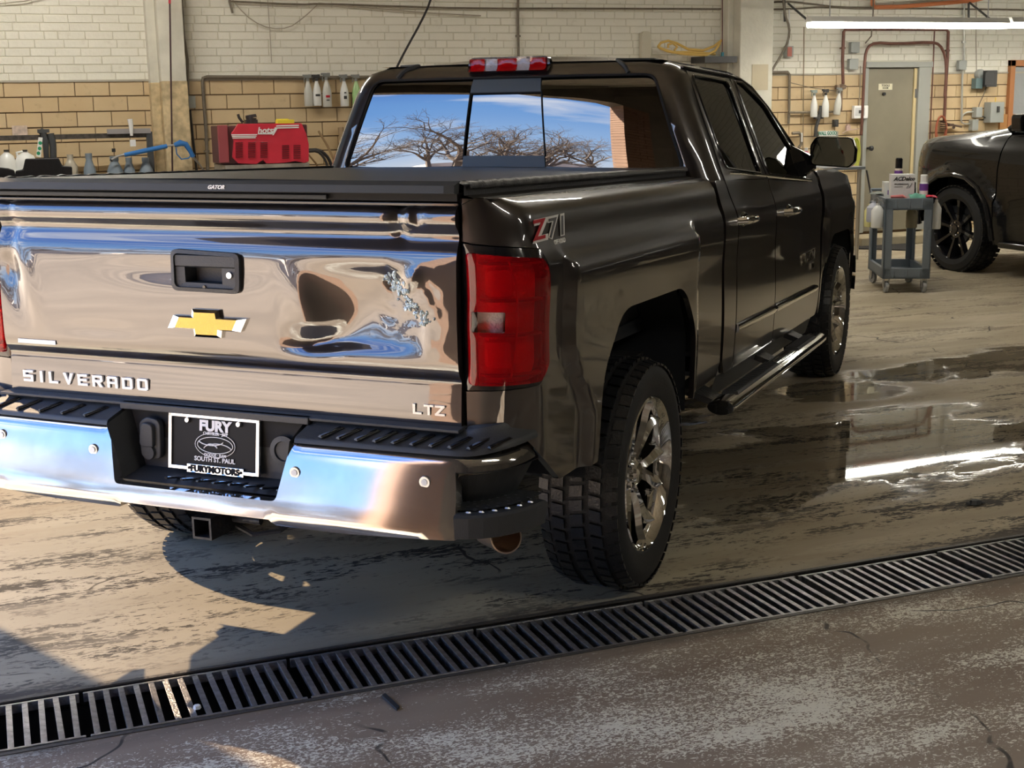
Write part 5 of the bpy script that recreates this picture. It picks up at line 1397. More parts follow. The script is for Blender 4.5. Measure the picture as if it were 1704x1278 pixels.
spray_bottle(528.5, 121, 176, wht, .05, hb_, 'white spray bottle with a black head and dark print, second on the pipe', g1, band=wht, prints=[(.10, .045, .02, hb_)])
spray_bottle(545, 118, 178, clr, .045, hg, 'spray bottle with red print and dark green fluid on the pipe', g1, band=P('green fluid', (.05, .25, .15), .3), prints=[(.10, .04, .022, M['badge_red']), (.065, .03, .01, hb_)])
spray_bottle(574, 121, 177, wht, .10, hg, 'white spray bottle with black print, second from right on the pipe', g1, band=M['white'], prints=[(.085, .03, .03, hb_), (.13, .02, .012, hb_)])
spray_bottle(594, 121, 177, grn, .14, hg, 'pale green spray bottle nearest the pickup cab', g1, band=grn)
spray_bottle(1354, 147, 195, wht, .11, P('grey green head', (.25, .30, .28), .5), 'white spray bottle, left one of three by the grey door', g2, band=M['white'])
spray_bottle(1373, 146, 195, wht, .03, hb_, 'white spray bottle with black head and teal base, middle of three', g2, band=P('teal band', (.05, .30, .30), .4))
spray_bottle(1392, 143, 191, clr, .12, hg, 'tilted cloudy spray bottle against the pipe regulator', g2, tilt=.12, band=clr)
# bottle rail on the right
t = thing('bottle_rail', 'dark rail with a hook behind the three spray bottles', 'rail', at(1350, 187, YF))
mb = MB(); mb.tube(path([(1313, 187), (1350, 187), (1388, 186)], .05), .012, 8); mb.tube(path([(1313, 137), (1350, 146), (1395, 152)], .07), .004, 6); part('rail_bar', mb, gpipe, t)
mb = MB(); p = pw_(1362, 194, .05); mb.box(p, (.10, .05, .05)); mb.tube(path([(1366, 176), (1363, 196), (1358, 212), (1357, 228)], .06), .02, 8); part('gun_holder', mb, darkgrey, t)
mb = MB(); p = pw_(1401, 145, .06); mb.lathe([(0, -.03), (.045, -.02), (.05, .02), (0, .04)], p, 'Z', 16); mb.box(p+Vector((-.03, 0, 0)), (.10, .05, .045)); mb.cyl(p+Vector((0, 0, -.03)), p+Vector((0, 0, -.26)), .013, n=8)
single('pipe_regulator', mb, P('brass brown', (.24, .17, .12), .45, .4), 'brown pressure regulator at the foot of the outer pipe arch', 'valve')
for i, (u, v, w, h, mt, lb) in enumerate(((1421.5, 79, .10, .12, greybox, 'upper grey junction box left of the door top'), (1419, 107, .105, .12, greybox, 'lower grey junction box left of the door top'), (1600, 108.5, .09, .11, greybox, 'grey junction box on the galvanised conduit'), (1426, 188, .105, .12, greybox, 'x'))):
    if lb == 'x': continue
    mb = MB(); mb.box(pw_(u, v, .035), (w, .07, h)); mb.box(pw_(u, v, .074), (w*.85, .008, h*.85)); single('junction_box', mb, mt, lb, 'electrical box', bev=.003)
t = thing('thermostat_panel', 'white wall panel with a dark square screen left of the grey door', 'panel', at(1431, 186, YF-.05))
mb = MB(); mb.box(pw_(1431, 186.5, .07), (.19, .05, .145)); part('panel_case', mb, M['white'], t, bev=.006)
mb = MB(); mb.box(pw_(1431, 186, .097), (.035, .006, .035)); part('screen', mb, darkgrey, t)
mb = MB(); mb.box(pw_(1431, 186, .095), (.13, .006, .09)); part('inner_frame', mb, P('pale grey', (.55, .56, .55), .5), t)
t = thing('switch_box', 'metal box with a faded red switch plate and white cable, right of the column', 'switch', at(1314, 86, YF-.03))
mb = MB(); mb.box(pw_(1312, 86, .035), (.085, .07, .12)); part('box_case', mb, greybox, t, bev=.003)
mb = MB(); mb.box(pw_(1314, 86, .074), (.055, .008, .10)); part('red_plate', mb, P('faded red', (.45, .15, .11), .6), t)
mb = MB(); mb.tube(path([(1313, 78), (1314, 50), (1313, 15)]), .008, 6); part('white_cable', mb, M['white'], t)
t = thing('steel_bracket', 'grey steel bracket with a diagonal brace left of the tube lamp', 'bracket', at(1305, 20, YF-.1))
mb = MB(); mb.tube([pw_(1305, 0, .06), pw_(1306, 36, .06)], .014, 6); mb.tube([pw_(1312, 6, .1), at(1343, 33, 7.5)], .012, 6); part('brace', mb, darkgrey, t)
t = thing('steel_bracket', 'grey steel brace over the second part of the tube lamp', 'bracket', at(1625, 15, YF-.1))
mb = MB(); mb.tube([pw_(1613, 4, .1), at(1649, 33, 7.5)], .012, 6); mb.tube([pw_(1612, 0, .06), pw_(1612, 30, .06)], .014, 6); part('brace', mb, darkgrey, t)
# electrics right of the door
mb = MB(); mb.lathe([(.060, 0), (.060, -.05), (.052, -.062), (0, -.062)], pw_(1628, 124, 0), 'Y', 22); single('round_meter', mb, greybox, 'round grey meter at the end of the cream cable', 'meter')
mb = MB(); mb.box(pw_(1626, 139, .04), (.10, .08, .12)); single('meter_base', mb, P('blue grey box', (.14, .21, .22), .5), 'blue grey box under the round meter', 'electrical box', bev=.004)
mb = MB(); mb.box(pw_(1645, 131, .07), (.155, .12, .19)); mb.box(pw_(1646, 131, .132), (.12, .01, .15)); single('control_box', mb, darkgrey, 'black control box beside the round meter', 'electrical box', bev=.006)
t = thing('breaker_box', 'large grey electrical box with a lever right of the small boxes', 'electrical box', at(1654, 187, YF-.05))
mb = MB(); mb.box(pw_(1654, 187, .06), (.20, .12, .24)); part('box_case', mb, greybox, t, bev=.005)
mb = MB(); mb.box(pw_(1661, 182, .13), (.025, .03, .07)); part('lever', mb, darkgrey, t)
mb = MB(); mb.cyl(pw_(1656, 172, .06), pw_(1657, 162, .06), .006, n=6); part('yellow_tab', mb, P('yellow tab', (.8, .6, .1), .5), t)
mb = MB(); mb.box(pw_(1626, 187, .045), (.09, .08, .12)); single('junction_box', mb, greybox, 'small pale box between the conduit and the breaker box', 'electrical box', bev=.004)
mb = MB(); mb.box(pw_(1620, 208, .04), (.09, .07, .13)); single('junction_box', mb, greybox, 'small grey box just above the bonnet of the black vehicle', 'electrical box', bev=.004)
pipe('flex_conduit', [(1620, 186), (1606, 187), (1598, 198), (1602, 206), (1614, 206)], .010, galv, 'looped flexible conduit around the small boxes', 'conduit', smooth=1)
pipe('flex_conduit', [(1641, 145), (1636, 160), (1630, 172), (1628, 180)], .006, gpipe, 'thin cable curving down from the black control box', 'cable', smooth=1)
pipe('flex_conduit', [(1631, 192), (1640, 196), (1646, 199)], .008, darkgrey, 'short dark link between the small box and the breaker box', 'conduit')
mb = MB(); mb.box(pw_(1676, 204, .02), (.24, .03, .20)); single('wood_board', mb, P('orange board', (.50, .25, .09), .6), 'orange brown board under the window frame', 'board')
t = thing('hose_reel', 'coil of orange hose on hooks right of the grey door', 'hose', at(1565, 210, YF-.06))
mb = MB()
for k in range(4):
    c = pw_(1566, 214+k*1.0, .05+.02*k); R_ = .12+.008*k
    mb.tube([c+Vector((R_*math.cos(a*PI/9)*.55, 0, R_*math.sin(a*PI/9)*1.15)) for a in range(18)], .010, 6, closed=True)
part('hose_coil', mb, P('red hose', (.36, .10, .05), .5), t)
mb = MB()
for k in range(4): mb.tube([pw_(1565, 203+3.6*k, .04), pw_(1575, 203.5+3.6*k, .12)], .008, 6)
part('hooks', mb, brown_pipe, t)
mb = MB(); mb.cyl(pw_(1576, 206, .06), pw_(1600, 211, .06), .012, n=8); mb.cyl(pw_(1587, 212, .0), pw_(1587, 212, .12), .018, n=10); mb.box(pw_(1582, 208, .08), (.06, .04, .03)); single('valve', mb, brown_pipe, 'brown valve and stub pipe right of the hose coil', 'valve')
# shelf with green labels, hooks
t = thing('label_rack', 'wall rack with a row of green and white lettered labels above the mirror', 'rack', at(1377, 222, YF-.04))
mb = MB(); mb.box(pw_(1377, 224, .05), (.24, .07, .07)); part('rack_body', mb, P('rack grey', (.30, .31, .27), .5), t)
mb = MB(); mb.box(pw_(1377, 222, .09), (.225, .006, .055)); card = part('label_strip', mb, M['white'], t)
p = pw_(1377, 222, .095)-t.location; text('label_lettering', 'WALL GOOD', P('label green', (.02, .20, .12), .5), t, p, FR, size=.055, bold=.002, extr=.001, sx=.72)
mb = MB(); mb.box(pw_(1390, 205, .03), (.06, .04, .08)); mb.cyl(pw_(1390, 201, .05), pw_(1390, 209, .05), .02, n=10); single('wall_hook', mb, darkgrey, 'small black holder on the tiles above the label rack', 'hook')
mb = MB(); mb.box(pw_(1411, 213, .03), (.055, .03, .05)); mb.cyl(pw_(1411, 207, .03), pw_(1411, 213, .03), .022, n=8); mb.tube(path([(1402, 222), (1410, 217), (1430, 214)], .05), .006, 6); single('wall_hook', mb, P('pinkish holder', (.55, .40, .36), .5), 'small pink and white holder right of the label rack', 'hook')
t = thing('hook_arm', 'grey bent hook arm on the wall left of the mirror', 'hook', at(1327, 230, YF-.05))
mb = MB(); mb.tube(path([(1318, 222), (1330, 221), (1333, 228), (1333, 240), (1329, 246)], .07), .016, 8); part('arm', mb, gpipe, t)
mb = MB(); mb.tube(path([(1334, 221), (1334, 236)], .08), .012, 6); part('white_clip', mb, M['white'], t)
mb = MB(); c = pw_(1424, 255, .10)
for k in range(5): mb.tube([c+Vector((.055*math.cos(a*PI/10)-.01*k, .01*k, (.17-.012*k)*math.sin(a*PI/10))) for a in range(20)], .010, 6, closed=True)
single('hose_coil', mb, P('yellow green hose', (.46, .48, .08), .45), 'yellow green hose coiled behind the door mirror', 'hose')
# yellow hose on a shelf above the roof
t = thing('hose_shelf', 'coil of pale yellow hose on a black bracket shelf behind the pickup roof', 'hose', at(1150, 85, YF-.1))
mb = MB(); H_ = lambda u, v, d: at(u, v, YF-d)
mb.tube([H_(1095, 78, .2), H_(1100, 71, .2), H_(1112, 68, .2), H_(1126, 72, .18), H_(1145, 82, .18), H_(1170, 84, .16), H_(1188, 77, .14), H_(1201, 67, .1)], .014, 8)
mb.tube([H_(1095, 78, .24), H_(1110, 85, .24), H_(1140, 90, .22), H_(1175, 92, .2), H_(1190, 85, .2), H_(1198, 72, .16)], .014, 8)
mb.tube([H_(1097, 80, .15), H_(1120, 87, .18), H_(1150, 87, .18), H_(1190, 90, .16)], .014, 8)
mb.tube([H_(1112, 80, .22), H_(1112, 74, .22), H_(1120, 72, .22), H_(1127, 78, .22), H_(1122, 84, .22)], .013, 8)
part('yellow_hose', mb, yhose, t)
mb = MB(); mb.b2((H_(1150, 92, 0).x, YF-.30, H_(1150, 98, 0).z-.05), (H_(1203, 92, 0).x, YF, H_(1203, 92, 0).z-.02)); part('shelf_plate', mb, darkgrey, t)
mb = MB(); a = H_(1202, 95, .25); mb.box(a, (.02, .03, .10)); part('blue_bracket', mb, P('teal blue', (.03, .20, .28), .5), t)
mb = MB(); mb.tube([H_(1202, 92, .2), H_(1202, 40, .2), H_(1202, -30, .2)], .006, 6); part('hanging_rod', mb, P('maroon rod', (.12, .04, .04), .5), t)
mb = MB(); p = H_(1073, 62, .05); mb.prism(rpoly([(-.055, -.35, 0), (.055, -.35, 0), (.055, .06, .05), (-.055, .06, .05)]), lambda x, z: p+Vector((x, .02, z)), lambda x, z: p+Vector((x, -.04, z)))
single('wall_shield', mb, P('cream shield', (.60, .57, .46), .7), 'rounded cream box painted like the bricks behind the pickup roof', 'box')

# ---- rack with funnels and jugs at far left
RK_Y = 8.10
t = thing('wall_rack', 'dark metal wall rack with two shelf rails at the far left', 'rack', at(130, 260, RK_Y+.1))
R_ = lambda u, v, y=RK_Y: at(u, v, y)
zt_, zb_ = R_(100, 228).z, R_(100, 292).z-.01
xe = R_(256, 250).x
mb = MB(); mb.b2((-1.9, RK_Y+.06, zt_-.022), (xe, RK_Y+.085, zt_+.022)); part('top_rail', mb, P('worn dark rail', (.09, .08, .07), .5, .4, var=.5, vscale=25), t)
mb = MB(); mb.b2((-1.9, RK_Y-.12, zb_-.02), (xe, RK_Y+.14, zb_)); part('lower_shelf', mb, darkgrey, t)
mb = MB(); mb.b2((xe-.05, RK_Y+.03, 0), (xe, RK_Y+.10, R_(256, 219).z)); up = P('dark grey upright', (.07, .075, .08), .5, .3); part('upright', mb, up, t)
mb = MB(); mb.b2((-1.9, RK_Y+.03, 0), (-1.85, RK_Y+.1, zt_)); part('upright', mb, up, t)
def on_shelf(u): return R_(u, 270).x
fun = P('grey blue plastic', (.20, .25, .30), .45, coat=.2)
for u, top, sc, mt, lb in ((148, 255, .9, fun, 'grey plastic funnel can, leftmost on the rack shelf'), (190, 260, 1.15, fun, 'grey plastic funnel can right under the wash gun nozzle'), (214, 262, .85, fun, 'slim grey plastic can between the two wide ones'), (242, 262, 1.0, fun, 'grey plastic funnel can next to the rack upright')):
    h = R_(u, top).z-zb_; mb = MB(); mb.lathe([(.062*sc, 0), (.060*sc, h*.25), (.040*sc, h*.55), (.030*sc, h*.72), (.034*sc, h*.78), (.034*sc, h)], (on_shelf(u), RK_Y-.02, zb_), 'Z', 20)
    single('funnel_can', mb, mt, lb, 'container', 'grey cans on the rack shelf')
mb = MB(); h = R_(115, 257).z-zb_; mb.lathe([(.06, 0), (.06, h*.45), (.035, h*.7), (.026, h*.8), (.028, h)], (on_shelf(117), RK_Y-.02, zb_), 'Z', 18); single('clear_bottle', mb, P('dull clear plastic', (.42, .38, .30), .3, coat=.3), 'cloudy wide bottle between the floor mat and the first grey can', 'bottle')
for u, top, lb, lab in ((12, 249, 'white jug with a black cap at the left picture edge', None), (43, 249, 'white handled jug with a green label behind the black mats', 1)):
    h = R_(u, top).z-zb_; t = thing('plastic_jug', lb, 'jug', (on_shelf(u), RK_Y-.02, zb_))
    k = .075 if lab is None else .095
    mb = MB(); mb.lathe([(k, 0), (k, h*.55), (k*.75, h*.78), (k*.28, h*.9), (k*.28, h*.94)], (0, 0, 0), 'Z', 18, (1, .7)); mb.build('jug_body', wht, t)
    mb = MB(); mb.cyl((0, 0, h*.93), (0, 0, h), .022, n=12); mb.build('cap', hb_, t)
    if lab:
        mb = MB(); mb.box((.03, -.066, h*.28), (.05, .006, .07)); mb.build('green_label', P('jug label green', (.03, .25, .15), .5), t)
        mb = MB(); mb.tube([(-.06, 0, h*.62), (-.07, 0, h*.9), (0, 0, h*.95)], .012, 8); mb.build('handle', wht, t)
mb = MB(); a, b = R_(178, 219, RK_Y+.05), R_(250, 218, RK_Y+.05); mb.b2((a.x, RK_Y+.02, a.z-.022), (b.x, RK_Y+.055, a.z+.022))
single('level_bar', mb, P('worn aluminium', (.42, .40, .40), .4, .5), 'grey aluminium bar lying across the top rail of the rack', 'bar')
t = thing('scrub_brush', 'white long handled brush hanging on the rack rail', 'brush', R_(218, 215, RK_Y))
mb = MB(); mb.tube([R_(216, 198, RK_Y-.01), R_(218, 210, RK_Y-.01), R_(219, 226, RK_Y-.01)], [.024, .020, .012], 8); part('handle', mb, M['white'], t)
mb = MB(); mb.box(R_(221, 238, RK_Y-.01), (.05, .03, .06)); part('brush_head', mb, M['white'], t)
mb = MB(); a = pw_(33, 217, .02); mb.box(a, (.13, .03, .085)); o = single('wall_card', mb, P('pinkish card', (.62, .50, .42), .6, var=.3, vscale=30), 'small pinkish white card on the tiles at the far left', 'card')
t = thing('hang_tag', 'white tag with green print hanging from the rack rail', 'tag', R_(66, 240, RK_Y-.1))
mb = MB(); mb.add([R_(64, 228, 8.0), R_(71, 229, 8.0), R_(68, 262, 8.0), R_(60, 260, 8.0), R_(64, 228, 7.99), R_(71, 229, 7.99), R_(68, 262, 7.99), R_(60, 260, 7.99)], [(0, 1, 2, 3), (4, 7, 6, 5), (0, 4, 5, 1), (1, 5, 6, 2), (2, 6, 7, 3), (3, 7, 4, 0)]); part('card', mb, M['white'], t)
mb = MB()
for u, v in ((67, 238), (66, 247), (64, 255)): mb.lathe([(0, -.004), (.016, -.002), (.016, .0)], R_(u, v, 7.99), 'Y', 12)
part('green_print', mb, P('tag green', (.02, .28, .13), .5), t)
mb = MB(); mb.tube([R_(66, 216, RK_Y), R_(72, 222, RK_Y), R_(76, 240, RK_Y), R_(78, 275, RK_Y)], [.03, .03, .028, .02], 8); mb.tube([R_(84, 222, RK_Y), R_(88, 240, RK_Y), R_(89, 275, RK_Y)], .03, 8); mb.box(R_(72, 218, RK_Y), (.10, .06, .03)); single('nozzle_tool', mb, P('black tool', (.05, .055, .06), .5), 'dark pair of tool handles standing behind the black mats', 'tool')
# black floor mats standing on a bench behind the bed
t = thing('floor_mats', 'stack of black rubber floor mats leaning up behind the left end of the bed cover', 'mat', at(60, 300, 6.2))
Q = lambda u, v, y: at(u, v, y)
mat_m = P('black rubber mat', (.022, .022, .024), .75, bump=.3, bscale=30)
mb = MB(); o1 = [(20, 330), (26, 284), (38, 282), (42, 264), (98, 263), (104, 276), (120, 277), (122, 330)]
mb.prism(o1, lambda u, v: Q(u, v, 6.20), lambda u, v: Q(u, v, 6.14)); part('front_mat', mb, mat_m, t, bev=.01)
mb = MB(); o2 = [(-40, 330), (-40, 280), (-5, 278), (14, 280), (24, 283), (34, 330)]
mb.prism(o2, lambda u, v: Q(u, v, 6.30), lambda u, v: Q(u, v, 6.26)); part('rear_mat', mb, mat_m, t, bev=.01)
mb = MB(); a = Q(60, 330, 6.2); bx0, bx1 = Q(-60, 330, 6.2).x, Q(170, 330, 6.2).x; mb.b2((bx0, 5.9, a.z-.05), (bx1, 6.7, a.z))
for x in (bx0+.05, bx1-.05):
    for y in (5.95, 6.65): mb.b2((x-.025, y-.025, 0), (x+.025, y+.025, a.z-.03))
single('work_bench', mb, darkgrey, 'dark work bench hidden behind the bed that carries the black mats', 'bench')
# ---- red pressure washer on its stand
t = thing('pressure_washer', 'red louvred pressure washer with white stripes standing behind the bed cover', 'pressure washer', at(440, 272, 7.3))
Y7 = 7.25; Z = lambda u, v, y=Y7: at(u, v, y)
red = P('red enamel', (.62, .03, .055), .38, coat=.3, var=.12, vscale=6)
cov = [(384, 222), (395, 206), (500, 205), (508, 223), (512, 240), (512, 268), (505, 271), (490, 268), (470, 271), (442, 272), (436, 266), (425, 273), (395, 272), (386, 262), (388, 234)]
mb = MB(); mb.prism(cov, lambda u, v: Z(u, v), lambda u, v: Z(u, v)+Vector((0, -.05, 0))); part('louvred_cover', mb, red, t, bev=.006)
mb = MB(); a, b = Z(368, 272), Z(511, 207); mb.b2((a.x, Y7, a.z-.01), (b.x, Y7+.45, b.z)); part('chassis', mb, P('maroon black case', (.09, .03, .03), .5), t, bev=.01)
mb = MB(); a, b = Z(365, 271), Z(378, 208); mb.b2((a.x, Y7-.02, a.z), (b.x, Y7+.02, b.z)); part('end_frame', mb, P('dusty red', (.30, .06, .07), .5), t, bev=.006)
mb = MB()
wh = lambda pts: mb.prism(pts, lambda u, v: Z(u, v)+Vector((0, -.052, 0)), lambda u, v: Z(u, v)+Vector((0, -.056, 0)))
for k in range(3):
    o_ = k*2.6; wh([(383+o_*.3, 223.5+o_), (426-o_*.5, 223+o_), (426-o_*.5, 224.6+o_), (383.5+o_*.3, 225.1+o_)])
for k in range(2): o_ = k*3.4; wh([(458-o_*.8, 208.5+o_), (495, 207.5+o_), (495, 209.5+o_), (457-o_*.8, 210.5+o_)])
wh([(428, 221.5), (450, 221.5), (456, 213), (458, 213), (451, 223.3), (427, 223.3)])
part('white_stripes', mb, M['white'], t, flat=True)
text('maker_lettering', 'hotsy', M['white'], t, Z(442, 217)+Vector((0, -.056, 0))-t.location, FR, size=.075, bold=.002, extr=.001, shear=.2)
mb = MB()
for cu in (396, 417, 437, 473, 492):
    for r in range(8 if cu < 460 else 7): mb.box(Z(cu, (237 if cu < 460 else 242)+r*3.4)+Vector((0, -.052, 0)), (.062, .012, .007), Matrix.Rotation(.3, 3, 'X'))
o = part('louvre_slots', mb, P('dark red slot', (.20, .01, .02), .6), t); o['kind'] = 'stuff'
t2 = thing('washer_stand', 'worn steel stand under the red pressure washer', 'stand', (t.location.x, Y7+.2, 0))
mb = MB(); a, b = Z(372, 275), Z(512, 281); mb.b2((a.x, Y7-.08, b.z), (b.x, Y7+.5, a.z)); part('stand_top', mb, P('dirty steel', (.36, .33, .28), .5, .4, var=.4, vscale=10), t2)
for x in (a.x+.04, b.x-.04):
    for y in (Y7-.05, Y7+.46):
        mb = MB(); mb.b2((x-.02, y-.02, 0), (x+.02, y+.02, b.z)); part('leg', mb, darkgrey, t2)
mb = MB(); mb.tube([Z(404, 204), Z(398, 196), Z(396, 190)], .012, 6); mb.cyl(Z(418, 206), Z(418, 196), .045, n=12); mb.cyl(Z(418, 196), Z(417, 191), .050, .046, n=12); mb.box(Z(418, 203), (.10, .08, .04)); single('black_filler', mb, P('black cap', (.03, .022, .022), .5), 'black cap and strap on top of the red pressure washer', 'cap')
mb = MB(); mb.box(Z(474, 202.5), (.15, .10, .035)); mb.box(Z(470, 202)+Vector((0, 0, .012)), (.10, .08, .02)); single('yellow_sponge', mb, P('yellow sponge', (.75, .60, .04), .8), 'yellow sponge on top of the red pressure washer', 'sponge', bev=.006)
pipe('washer_hose', [(512, 250), (530, 249), (543, 258), (550, 270), (556, 290), (557, 310), (558, 430), (556, 498)], .016, blackh, 'outer black hose arching right of the pressure washer', 'hose', d=.25, smooth=1)
pipe('washer_hose', [(512, 252), (528, 251), (538, 260), (545, 275), (548, 300), (549, 430), (548, 498)], .013, blackh, 'inner black hose right of the pressure washer', 'hose', d=.30, smooth=1)
mb = MB(); mb.tube(path([(530, 218), (545, 243), (562, 280)], .08)+[Vector((2.75, YF-.3, .01))], .011, 6); single('wooden_stick', mb, P('wood brown', (.36, .24, .13), .7), 'wooden stick leaning on the tiles right of the red washer', 'stick')
mb = MB(); mb.tube(path([(567, 212), (570, 240), (574, 290)], .06)+[Vector((2.12, YF-.2, .01))], [.03, .025, .02, .02], 6); single('wooden_paddle', mb, P('old wood', (.40, .29, .17), .7), 'flat wooden handle leaning nearest the cab', 'stick')
mb = MB(); mb.tube(path([(512, 256), (525, 271), (536, 290)], .2)+[Vector((1.95, YF-.45, .01))], .009, 6); single('wooden_stick', mb, P('wood dark', (.28, .17, .08), .7), 'short brown stick low beside the red washer', 'stick')

# ================================================================== CART
cartg = P('grey cart plastic', (.155, .185, .215), .5, bump=.15, bscale=80)
cart = thing('utility_cart', 'grey plastic two shelf utility cart loaded with cans, carton and rags beside the grey door', 'cart', (6.18, 5.11, 0), -.464)
cw, cdp = .40, .74
def tray(name, z0, z1):
    mb = MB(); hx_, hy = cw/2, cdp/2
    for (a, b) in (((-hx_, -hy, z0), (hx_, -hy+.03, z1)), ((-hx_, hy-.03, z0), (hx_, hy, z1)), ((-hx_, -hy, z0), (-hx_+.03, hy, z1)), ((hx_-.03, -hy, z0), (hx_, hy, z1)), ((-hx_, -hy, z0), (hx_, hy, z0+.02))): mb.b2(a, b)
    for x in (-.11, 0, .11): mb.b2((x-.006, -hy-.008, z0+.01), (x+.006, -hy, z1-.01))
    return mb.build(name, cartg, cart, bev=.005)
tray('top_tray', .715, .815); tray('bottom_tray', .125, .215)
for sx in (-1, 1):
    for sy in (-1, 1):
        mb = MB(); hx_, hy = cw/2, cdp/2
        mb.b2((sx*hx_, sy*hy, .13), (sx*(hx_-.07), sy*(hy-.018), .80)); mb.b2((sx*hx_, sy*hy, .13), (sx*(hx_-.018), sy*(hy-.08), .80)); mb.build('post', cartg, cart, bev=.005)
        cs = MB(); cx0, cy0 = sx*(hx_-.04), sy*(hy-.05); a = .3 if sy < 0 else 1.2
        cs.lathe([(.030, -.012), (.048, -.014), (.052, 0), (.048, .014), (.030, .012)], (0, 0, 0), 'X', 20); cst = cs.build('caster', P('grey caster rubber', (.30, .31, .31), .5), cart); cst.location = (cx0, cy0, .052); cst.rotation_euler = (0, 0, a*.3)
        cs = MB(); cs.b2((-.026, -.02, 0), (-.018, .02, .075)); cs.b2((.018, -.02, 0), (.026, .02, .075)); cs.b2((-.03, -.03, .07), (.03, .03, .08)); cs.cyl((-.024, 0, 0), (.024, 0, 0), .012, n=10); cs.build('caster_fork', M['satin'], cst)
mb = MB(); mb.tube([(-cw/2+.01, cdp/2-.02, .80), (-cw/2+.01, cdp/2+.06, .84), (cw/2-.01, cdp/2+.06, .84), (cw/2-.01, cdp/2-.02, .80)], .014, 8); mb.build('push_handle', cartg, cart)
CM = Matrix.Translation((6.18, 5.11, 0)) @ Matrix.Rotation(-.464, 4, 'Z')
def cthing(name, label, cat, x, y, z, rz=0): 
    p = CM @ Vector((x, y, z)); return thing(name, label, cat, p, -.464+rz)
def can(x, y, z, r, h, label, body, top, band=None):
    t = cthing('spray_can', label, 'can', x, y, z)
    mb = MB(); mb.lathe([(r*.94, 0), (r, .006), (r, h*.74), (r*.8, h*.78)], (0, 0, 0), 'Z', 20); mb.build('can_body', body, t)
    mb = MB(); mb.lathe([(r*.86, h*.765), (r*.86, h*.98), (r*.7, h)], (0, 0, 0), 'Z', 20); mb.build('can_cap', top, t)
    if band:
        mb = MB(); mb.lathe([(r*1.01, h*.50), (r*1.01, h*.72)], (0, 0, 0), 'Z', 20); mb.f = mb.f[:-2]; mb.mi = mb.mi[:-2]; mb.build('colour_band', band, t)
    return t
purple = P('purple print', (.16, .05, .30), .4)
can(.00, .16, .735, .036, .40, 'tall can with black cap and purple band behind the carton', P('can cream', (.60, .52, .42), .4), M['gloss_black'], purple)
can(.145, -.22, .735, .036, .27, 'white spray can with purple band right of the carton on the cart', wht, M['white'], purple)
can(.085, -.05, .735, .030, .20, 'dark green can behind the white spray can', P('dark green can', (.03, .06, .05), .4), M['gloss_black'])
t = cthing('parts_carton', 'white parts carton with black lettering on the cart', 'box', -.03, -.16, .735)
mb = MB(); mb.b2((-.10, -.05, 0), (.10, .05, .275)); cb = mb.build('carton', P('white carton', (.74, .73, .72), .6), t, bev=.003)
text('carton_lettering', 'ACDelco', hb_, t, (.01, -.0515, .235), REAR, size=.046, bold=.0016, extr=.0005, shear=.3)
text('carton_lettering', 'PROFESSIONAL', hb_, t, (-.01, -.0515, .19), REAR, size=.018, bold=.0004, extr=.0005)
mb = MB(); mb.tube([(.03, -.052, .16), (.045, -.052, .18), (.055, -.052, .16), (.075, -.052, .20)], .003, 4); mb.b2((-.07, -.053, .168), (.0, -.05, .172)); mb.build('print_line', P('grey print', (.3, .3, .3), .5), t)
t = cthing('parts_carton', 'smaller white box standing left behind the lettered carton', 'box', -.115, .02, .735); mb = MB(); mb.b2((-.04, -.06, 0), (.04, .06, .20)); mb.build('carton', wht, t, bev=.003); mb = MB(); mb.b2((-.01, -.062, .09), (.02, -.058, .13)); mb.build('print_patch', purple, t)
def rag(x, y, z, w, label, mat, seed, hang=0, cat='rag'):
    r = random.Random(seed); n = 9; vs = []; fs = []
    for i in range(n+1):
        for j in range(n+1):
            a, b = i/n-.5, j/n-.5
            h = (noise.noise(Vector((a*4+seed, b*4, seed)))+.45)*.045*(1-max(abs(a), abs(b))*1.2)
            yy, zz = b*w*.8, h+.012
            if hang and b < -.05: zz = -(-.05-b)*w*hang+.008; yy = -.05*w*.8-.006-h*.6
            vs.append((a*w*(1+.12*r.random()), yy, zz))
    fs = [(i*(n+1)+j, (i+1)*(n+1)+j, (i+1)*(n+1)+j+1, i*(n+1)+j+1) for i in range(n) for j in range(n)]
    mb = MB(); mb.add(vs, fs); o = mb.build('rag', mat, None, angle=180); o.location = CM @ Vector((x, y, z)); o.rotation_euler = (0, 0, -.464)
    s = o.modifiers.new('s', 'SOLIDIFY'); s.thickness = .004; s2 = o.modifiers.new('ss', 'SUBSURF'); s2.levels = 1; s2.render_levels = 1
    return meta(o, label, cat)
rag(.16, -.28, .80, .16, 'bright red rag on the right corner of the cart top', P('red cloth', (.70, .03, .07), .9), 3)
rag(.07, -.345, .818, .13, 'green cloth draped over the front rim of the cart', P('green cloth', (.16, .42, .32), .9), 8, hang=1.0)
rag(.03, -.25, .74, .12, 'small dark red rag in front of the carton', P('dark red cloth', (.45, .03, .05), .9), 12)
rag(-.155, .05, .81, .20, 'grey ribbed cloth folded on the left rim of the cart', P('grey cloth', (.30, .33, .30), .9), 15)
t = cthing('power_tool', 'grey and pink handled tool lying before the carton', 'tool', -.06, -.27, .745)
mb = MB(); mb.tube([(-.10, 0, .01), (-.04, 0, .03), (.05, 0, .03), (.11, 0, .015)], [.012, .022, .024, .012], 10); mb.build('tool_body', P('tool grey', (.10, .11, .13), .4), t)
mb = MB(); mb.tube([(-.08, 0, .075), (.02, 0, .08), (.05, 0, .06)], [.014, .016, .012], 8); mb.build('pink_grip', P('pink grip', (.70, .22, .22), .5), t)
